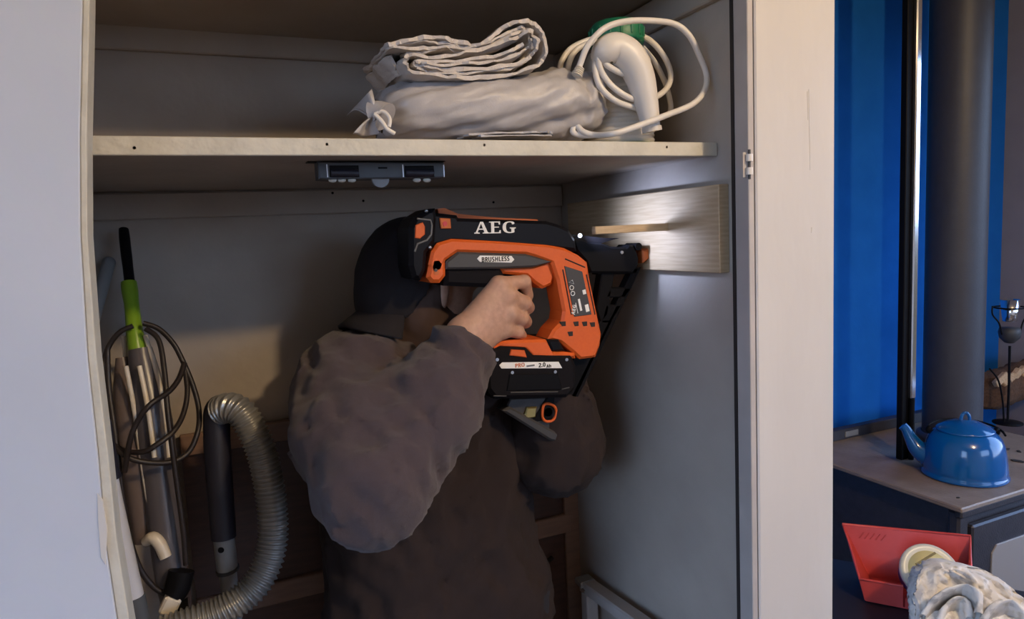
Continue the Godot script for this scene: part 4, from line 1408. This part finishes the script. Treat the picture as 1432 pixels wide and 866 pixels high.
# ---------------------------------------------------------------- stove corner
func hearth():
	var c := at(1345, 712, 1.7)
	var x0 := c.x
	var zf := c.z
	var zb := -1.63
	var wid := 0.72
	var o := Vector3(x0 + wid / 2, 0, (zf + zb) / 2)
	var t = thing("wood_stove", "dark grey steel wood stove with a glass door beneath the flue", "stove", o)
	var dep := zf - zb
	var hx := wid / 2
	var hz := dep / 2
	var top = piece("top_plate", mats["stove top"], t, Vector3(0, STOVE - 0.007, 0), Vector3(wid, 0.014, dep), 0.004)
	piece("body", mats["stove steel"], t, Vector3(0.005, 0.12 + (STOVE - 0.134) / 2, -0.006), Vector3(wid - 0.05, STOVE - 0.134, dep - 0.05), 0.006)
	piece("back_rail", mats["stove steel"], t, Vector3(0, STOVE + 0.018, -hz + 0.02), Vector3(wid, 0.036, 0.03), 0.003)
	piece("name_plate", mats["wand grey"], t, on_z(1191, 606, zb + 0.036) - o, Vector3(0.06, 0.018, 0.004), 0.001)
	piece("top_lip", mats["stove steel"], t, Vector3(0, STOVE - 0.024, hz - 0.016), Vector3(wid - 0.02, 0.02, 0.02), 0.004)
	for q in [[-1, -1], [1, -1], [-1, 1], [1, 1]]: piece("leg", mats["stove steel"], t, Vector3(q[0] * (hx - 0.07), 0.06, q[1] * (hz - 0.07)), Vector3(0.05, 0.12, 0.05), 0.004)
	# front corner post, door with frame and pane
	piece("corner_post", mats["stove steel"], t, Vector3(-hx + 0.034, STOVE / 2 + 0.04, hz - 0.03), Vector3(0.04, STOVE - 0.12, 0.03), 0.006)
	var dx0 := -hx + 0.062
	var dr = piece("door", mats["stove steel"], t, Vector3((dx0 + hx - 0.03) / 2, 0.42, hz - 0.02), Vector3(hx - 0.03 - dx0, 0.56, 0.02), 0.006)
	var st = mb()
	var gx0 := dx0 + 0.075
	var gx1 := hx - 0.09
	ext(st, PackedVector2Array([Vector2(gx0, 0.22), Vector2(gx1, 0.22), Vector2(gx1, 0.61), Vector2(gx1 - 0.02, 0.63), Vector2(gx0 + 0.02, 0.63), Vector2(gx0, 0.61)]), hz - 0.012, hz - 0.006, 0.001)
	build(st, "door_pane", mats["stove glass"], dr)
	st = mb()
	tube(st, [Vector3(hx - 0.05, 0.4, hz - 0.005), Vector3(hx - 0.05, 0.4, hz + 0.03), Vector3(hx - 0.05, 0.32, hz + 0.04)], 0.008, 12)
	build(st, "door_handle", mats["steel"], dr)
	# flue with its shield
	var fz := -1.42
	var fc := on_z(1333, 500, fz)
	var fl = thing("flue_pipe", "dark grey round flue pipe rising behind the blue kettle", "flue", Vector3(fc.x, STOVE, fz))
	st = mb()
	tube(st, [Vector3(0, 0.0, 0), Vector3(0, 2.45 - STOVE, 0)], 0.084, 48)
	build(st, "pipe", mats["flue paint"], fl)
	st = mb()
	lathe(st, [[0.086, 0.0], [0.1, 0.0], [0.1, 0.02], [0.086, 0.026]], 48)
	build(st, "collar", mats["stove steel"], fl)
	var sc := on_z(1279, 300, -1.36)
	var se := on_z(1284, 556, -1.36)
	var sh = thing("heat_shield", "black strip with a bright chrome edge beside the flue pipe", "shield", Vector3(sc.x, STOVE, -1.36))
	piece("backing", mats["black"], sh, Vector3(-0.012, (2.45 - STOVE) / 2, -0.018), Vector3(0.034, 2.45 - STOVE, 0.02), 0.002)
	st = mb()
	box(st, Vector3(0.003, (se.y - STOVE + 2.45 - STOVE) / 2, -0.002), Vector3(0.021, 2.45 - se.y, 0.014), 0.005)
	build(st, "chrome_edge", mats["chrome"], sh)
	st = mb()
	tube(st, [Vector3(0.002, 0, 0), Vector3(0.002, se.y - STOVE, 0)], 0.008, 16)
	build(st, "lower_rod", mats["black"], sh)
	kettle()
	candle_holder()
	logs()
	# chips of bark on the stove top
	var rng := RandomNumberGenerator.new()
	rng.seed = 4
	var spots := [[1409, 629, "dark bark chip lying nearest the kettle at its right"], [1425, 632, "dark bark chip lying farthest back right of the kettle"], [1424, 646, "largest dark bark chip lying on the stove top"], [1340, 697, "tiny dark crumb at the stove corner in front of the kettle"]]
	for i in spots.size():
		var p := on_y(spots[i][0], spots[i][1], STOVE)
		st = mb()
		var pl := PackedVector2Array()
		for k in 7: pl.append(Vector2(cos(TAU * k / 7), 0.55 * sin(TAU * k / 7)) * rng.randf_range(0.008, 0.012) * [1.0, 0.9, 1.7, 0.5][i])
		ext(st, pl, 0.0, 0.003, 0.0008, Transform3D(Basis(Vector3.UP, i * 0.9) * Basis(Vector3.RIGHT, -PI / 2), Vector3.ZERO))
		var ch = build(st, "bark_chip", mats["soot"])
		ch.position = p
		tag(ch, spots[i][2], "chip", "bark chips on the stove" if i < 3 else "")
	dustpan()
func kettle():
	var p := on_y(1348, 664, STOVE)
	var t = thing("kettle", "glossy blue enamel kettle standing on the wood stove", "kettle", p, 0.0)
	var st = mb()
	lathe(st, [[0.0, 0.0], [0.100, 0.0], [0.106, 0.002], [0.107, 0.006], [0.104, 0.012], [0.102, 0.016], [0.103, 0.021], [0.103, 0.026], [0.1, 0.05], [0.097, 0.075], [0.093, 0.095], [0.086, 0.112], [0.076, 0.124], [0.066, 0.131], [0.062, 0.133], [0.0, 0.133]], 64)
	build(st, "body", mats["enamel"], t)
	st = mb()
	lathe(st, [[0.070, 0.130], [0.071, 0.133], [0.068, 0.136], [0.055, 0.145], [0.038, 0.153], [0.018, 0.158], [0.0, 0.160]], 56)
	var lid = build(st, "lid", mats["enamel"], t)
	st = mb()
	var rp := []
	for k in 9: rp.append(Vector3(0, 0.166, 0) + Vector3(cos(PI * k / 8) * 0.011 * cos(0.6), sin(PI * k / 8) * 0.014 - 0.007 * (1 - sin(PI * k / 8)), cos(PI * k / 8) * 0.011 * sin(0.6)))
	tube(st, rp, 0.0042, 10)
	build(st, "lid_knob", mats["enamel"], lid)
	# spout towards the left of the view
	var d := (on_y(1280, 656, STOVE) - p)
	d.y = 0
	d = d.normalized()
	st = mb()
	tube(st, smooth([d * 0.085 + Vector3(0, 0.045, 0), d * 0.112 + Vector3(0, 0.062, 0), d * 0.130 + Vector3(0, 0.090, 0), d * 0.143 + Vector3(0, 0.116, 0), d * 0.152 + Vector3(0, 0.126, 0)], 6), smooth([0.034, 0.026, 0.018, 0.0135, 0.013], 6), 20)
	build(st, "spout", mats["enamel"], t)
	# wire handle folded down on the far side
	var e := -d.rotated(Vector3.UP, 0.5)
	for q in [e * 0.086 + Vector3(0, 0.122, 0), d * 0.086 + Vector3(0, 0.122, 0)]:
		st = mb()
		ball(st, q, Vector3(0.009, 0.012, 0.009))
		build(st, "handle_lug", mats["black"], t)
	st = mb()
	var s := Vector3.UP.cross(d).normalized()
	if s.z > 0: s = -s
	var bp := []
	for k in 13:
		var a := PI * k / 12
		bp.append(d * cos(a) * 0.092 + (s * 0.97 + Vector3(0, 0.08, 0)) * sin(a) * 0.11 + Vector3(0, 0.124, 0))
	tube(st, bp, 0.003, 8)
	build(st, "bail_handle", mats["black"], t)
func candle_holder():
	var b := on_y(1409, 592, STOVE)
	var z := b.z
	var t = thing("candle_holder", "black wrought iron candle holder with a chrome cup behind the kettle", "candle holder", b)
	var iron = mats["black"]
	var st = mb()
	lathe(st, [[0.0, 0.0], [0.045, 0.0], [0.045, 0.004], [0.008, 0.01], [0.0, 0.01]], 32)
	build(st, "foot", iron, t)
	st = mb()
	tube(st, pts_z([[1409, 591], [1411, 540], [1412, 484]], z, b), 0.004, 10)
	build(st, "stem", iron, t)
	st = mb()
	tube(st, smooth(pts_z([[1404, 592], [1402, 560], [1396, 532], [1384, 516]], z, b), 5), 0.003, 8)
	build(st, "side_branch", iron, t)
	st = mb()
	var cc := on_z(1412, 466, z) - b
	lathe(st, [[0.0, -0.036], [0.014, -0.033], [0.030, -0.016], [0.034, 0.004], [0.030, 0.018], [0.0, 0.020]], 24, Transform3D(Basis(), cc))
	build(st, "iron_bowl", mats["dark grey"], t)
	for s in [[1397, 1388], [1430, 1436]]:
		st = mb()
		tube(st, smooth(pts_z([[s[0] + (4 if s[0] < 1410 else -4), 468], [s[0], 452], [s[1], 440], [s[1], 428]], z, b), 5), 0.0026, 8)
		build(st, "cradle_arm", iron, t)
	st = mb()
	var rp := []
	var rc := on_z(1412, 430, z) - b
	for k in 20: rp.append(rc + Vector3(cos(TAU * k / 20) * 0.046, 0, sin(TAU * k / 20) * 0.046))
	tube(st, rp, 0.0026, 8, true)
	build(st, "cradle_ring", iron, t)
	st = mb()
	var gc := on_z(1412, 450, z) - b
	lathe(st, [[0.0, 0.0], [0.020, 0.002], [0.023, 0.02], [0.030, 0.076], [0.028, 0.076], [0.021, 0.02], [0.0, 0.008]], 32, Transform3D(Basis(), gc))
	build(st, "chrome_cup", mats["chrome"], t)
func logs():
	var z := -1.56
	var a := on_z(1384, 540, z)
	var t = thing("firewood_log", "split firewood log with rough bark at the right end of the stove top", "log", Vector3(a.x + 0.12, STOVE, z))
	var o: Vector3 = t.position
	var st = mb()
	var n := FastNoiseLite.new()
	n.seed = 5
	n.frequency = 1.0
	var g := []
	for i in 30:
		var f := i / 29.0
		var row := []
		var cx := lerpf(-0.14, 0.22, f)
		var cy := 0.075 + 0.03 * f
		for k in 28:
			var an := TAU * k / 28
			var r := 0.068 + 0.012 * n.get_noise_2d(f * 9.0, an * 2.2) + 0.007 * n.get_noise_2d(f * 25.0, an * 6.0)
			if i == 0 or i == 29: r *= 0.82
			row.append(Vector3(cx + 0.03 * cos(an), maxf(cy + sin(an) * r, 0.002), cos(an) * r * 0.9))
		g.append(row)
	grid_mesh(st, g, false, true)
	for e in [0, 29]:
		st.set_smooth_group(-1)
		var c := Vector3.ZERO
		for p in g[e]: c += p / 28.0
		for k in 28:
			if e == 0: tri(st, c, g[e][(k + 1) % 28], g[e][k])
			else: tri(st, c, g[e][k], g[e][(k + 1) % 28])
	build(st, "bark", mats["bark"], t)
	# pale split faces standing proud of the bark
	st = mb()
	var rng := RandomNumberGenerator.new()
	rng.seed = 9
	for k in 9:
		var p := Vector3(-0.12 + 0.035 * k, 0.118 + 0.004 * k + rng.randf() * 0.01, 0.036 + rng.randf() * 0.012)
		box(st, p, Vector3(0.07, 0.012 + rng.randf() * 0.012, 0.02), 0.003, Basis(Vector3.BACK, rng.randf_range(0.15, 0.7)) * Basis(Vector3.RIGHT, rng.randf_range(-0.8, 0.2)))
	build(st, "split_face", mats["cut wood"], t)
func dustpan():
	var q0 := at(1235, 846, 1.26)                       # near lower edge of the pan
	var face := (EYE - q0)
	var turn := atan2(face.x, face.z)
	var ty := q0.y
	var tb := Basis(Vector3.UP, turn)
	var t0 = thing("side_table", "low dark table carrying the red pan in front of the stove", "table", Vector3(q0.x, 0, q0.z) + tb * Vector3(0.06, 0, 0.02), turn)
	piece("table_top", mats["navy black"], t0, Vector3(0.0, ty - 0.0135, 0.0), Vector3(0.50, 0.025, 0.36), 0.004)
	for q in [[-1, -1], [1, -1], [-1, 1], [1, 1]]: piece("leg", mats["navy black"], t0, Vector3(q[0] * 0.21, (ty - 0.026) / 2, q[1] * 0.14), Vector3(0.04, ty - 0.026, 0.04), 0.004)
	# red pan: high back, sloping cheeks, low stepped front
	var t = thing("dustpan", "red plastic open pan with a high back standing before the stove", "pan", q0, turn)
	var xf: Transform3D = t.transform
	var red = mats["red plastic"]
	var zk := -0.115
	var A := trace(1178, 733, xf, zk)
	var B := trace(1357, 750, xf, zk)
	var f0 := trace(1210, 848, xf, 0.0)
	f0.y = 0.002
	var f1 := trace(1202, 810, xf, 0.0)
	var f2 := trace(1263, 820, xf, 0.0)
	var f3 := trace(1266, 836, xf, 0.0)
	var f4 := trace(1330, 842, xf, 0.0)
	var k1 := trace(1190, 768, xf, zk * 0.7)
	var k2 := trace(1197, 792, xf, zk * 0.3)
	var br := Vector3(B.x - 0.006, 0.002, zk + 0.02)
	var bl := Vector3(f0.x + 0.004, 0.002, zk + 0.02)
	var fr := Vector3(B.x - 0.01, 0.002, 0.0)
	var st = mb()
	sheet(st, [A, bl, br, B], 0.003)
	build(st, "back", red, t)
	st = mb()
	sheet(st, [f1, f0, Vector3(f2.x, 0.002, 0), f2], 0.003)
	sheet(st, [f3, Vector3(f3.x, 0.002, 0), Vector3(f4.x, 0.002, 0), f4], 0.003)
	build(st, "front", red, t)
	st = mb()
	sheet(st, [bl, A, k1, k2, f1, f0], 0.003)
	build(st, "cheek", red, t)
	st = mb()
	sheet(st, [B, br, fr, Vector3(fr.x, f3.y, 0.0), Vector3(B.x - 0.003, B.y * 0.6, zk * 0.5)], 0.003)
	build(st, "cheek", red, t)
	st = mb()
	sheet(st, [bl, f0, fr, br], 0.003)
	build(st, "floor_plate", red, t)
	st = mb()
	tube(st, smooth([f2, f1, k2, k1, A, B, Vector3(B.x - 0.003, B.y * 0.6, zk * 0.5)], 1), 0.0026, 8)
	build(st, "rim", red, t)
	for k in 5:
		st = mb()
		tube(st, [A.lerp(B, 0.16 + 0.045 * k) + Vector3(0.004, -0.012, 0.004), A.lerp(B, 0.14 + 0.045 * k) + Vector3(0.0, -0.024, 0.006)], 0.0011, 6)
		build(st, "moulded_mark", red, t)
	# tub with a clear printed lid, lying tilted in the pan
	var lc := trace(1301, 800, xf, -0.03)
	var jar = thing("plastic_tub", "round frosted tub with a printed lid and blue side in the red pan", "tub", xf * Vector3(lc.x, 0.004, lc.z), turn)
	var tilt := Basis(Vector3.BACK, -0.38) * Basis(Vector3.RIGHT, 0.85)
	var lidc := Vector3(0, lc.y - 0.004, 0)
	st = mb()
	lathe(st, [[0.0, -0.05], [0.040, -0.05], [0.046, -0.01], [0.0, -0.01]], 36, Transform3D(tilt, lidc))
	build(st, "tub_side", mats["blue plastic"], jar)
	st = mb()
	lathe(st, [[0.0, -0.012], [0.047, -0.012], [0.050, -0.008], [0.050, 0.0], [0.047, 0.003], [0.042, 0.002], [0.0, 0.001]], 40, Transform3D(tilt, lidc))
	var lid = build(st, "lid", mats["frosted plastic"], jar)
	st = mb()
	lathe(st, [[0.0, 0.0024], [0.037, 0.0024], [0.037, 0.0012]], 36, Transform3D(tilt, lidc))
	build(st, "lid_print", mats["print cream"], lid)
	for q in [[-0.014, 0.004, 0.044], [0.016, 0.005, 0.024]]: piece("print_bar", mats["print olive"], lid, lidc + tilt * Vector3(q[0], 0.003, -0.018), Vector3(q[1], 0.0008, q[2]), 0.0, tilt * Basis(Vector3.UP, -0.55))
	# printed rag heaped in front of the tub
	var r0 := trace(1362, 866, xf, 0.085)
	var rg = thing("printed_rag", "crumpled pale rag with faded floral print heaped in front of the red pan", "rag", xf * Vector3(r0.x, 0, r0.z), turn)
	var rx: Transform3D = rg.transform
	var ol := []
	for q in [[1278, 852], [1275, 832], [1277, 814], [1284, 802], [1294, 796], [1312, 792], [1334, 795], [1358, 800], [1384, 808], [1406, 820], [1424, 836], [1440, 852], [1462, 880], [1490, 930]]: ol.append(trace(q[0], q[1], rx, 0.0))
	ol = smooth(ol, 6)
	var hole := trace(1338, 846, rx, 0.07)
	var gg := []
	for i in ol.size():
		var row := []
		var top: Vector3 = ol[i]
		var u := float(i) / ol.size()
		for k in 48:
			var f := k / 47.0
			var a := f * PI
			var h := maxf(top.y, 0.02)
			# long soft folds that run down from the crest
			var w := u * 10.0 + f * 3.0 + 1.4 * noise.get_noise_2d(u * 3.0, f * 2.0)
			var fold := 0.019 * (absf(noise.get_noise_2d(w * 0.55, f * 1.2 + u)) * 2.0 - 0.55) * sin(a) + 0.0014 * noise.get_noise_2d(u * 18.0, f * 7.0)
			var rr := (0.062 + 0.035 * sin(u * PI)) * (1.0 + 0.2 * noise.get_noise_2d(u * 4.0, 3.0))
			var z := -cos(a) * rr
			if z > 0.0:      # the cloth falls in around its mouth
				var yy := h * pow(sin(a), 0.6)
				var du := Vector2((top.x - hole.x) / 0.030, (yy - hole.y) / 0.026)
				z -= 0.055 * exp(-du.length_squared()) * minf(z / 0.04, 1.0)
			row.append(Vector3(top.x + fold * 0.7 + 0.010 * z / rr * (u - 0.4), maxf(h * pow(sin(a), 0.6) + fold * 0.4, 0.001), z + fold * 1.4))
		gg.append(row)
	st = mb()
	grid_mesh(st, gg)
	build(st, "cloth", mats["rag print"], rg)
	# rolled lips and inner lobes of the mouth
	for q in [[[1290, 862, 0.080], [1304, 842, 0.078], [1322, 828, 0.075], [1344, 820, 0.070], [1362, 824, 0.070], [1370, 838, 0.074], [1368, 860, 0.080]], [[1312, 872, 0.078], [1322, 850, 0.072], [1338, 838, 0.064], [1352, 842, 0.062], [1356, 866, 0.066]], [[1374, 868, 0.082], [1392, 846, 0.074], [1412, 842, 0.064], [1430, 858, 0.060], [1440, 884, 0.060]]]:
		var mouth := []
		for p in q: mouth.append(trace(p[0], p[1], rx, p[2]))
		mouth = smooth(mouth, 6)
		var mg := []
		for i in mouth.size():
			var row := []
			for k in 10:
				var a := TAU * k / 10
				var r := 0.0065 + 0.003 * noise.get_noise_2d(i * 0.2, q[0][0])
				row.append(mouth[i] + Vector3(cos(a) * r * 0.8, sin(a) * r - (0.030 if k > 5 and k < 9 else 0.0), sin(a) * r * 0.9 - (0.012 if k > 5 and k < 9 else 0.0)))
			mg.append(row)
		st = mb()
		grid_mesh(st, mg, false, true)
		build(st, "turned_fold", mats["rag print"], rg)
func sheet(st: SurfaceTool, p: Array, thick: float):     # a flat convex plate through the given corners
	var n: Vector3 = (p[1] - p[0]).cross(p[p.size() - 1] - p[0]).normalized() * (thick / 2)
	st.set_smooth_group(-1)
	var m := p.size()
	for i in range(1, m - 1):
		tri(st, p[0] + n, p[i] + n, p[i + 1] + n)
		tri(st, p[0] - n, p[i + 1] - n, p[i] - n)
	for i in m:
		var j := (i + 1) % m
		quad(st, p[i] - n, p[j] - n, p[j] + n, p[i] + n)
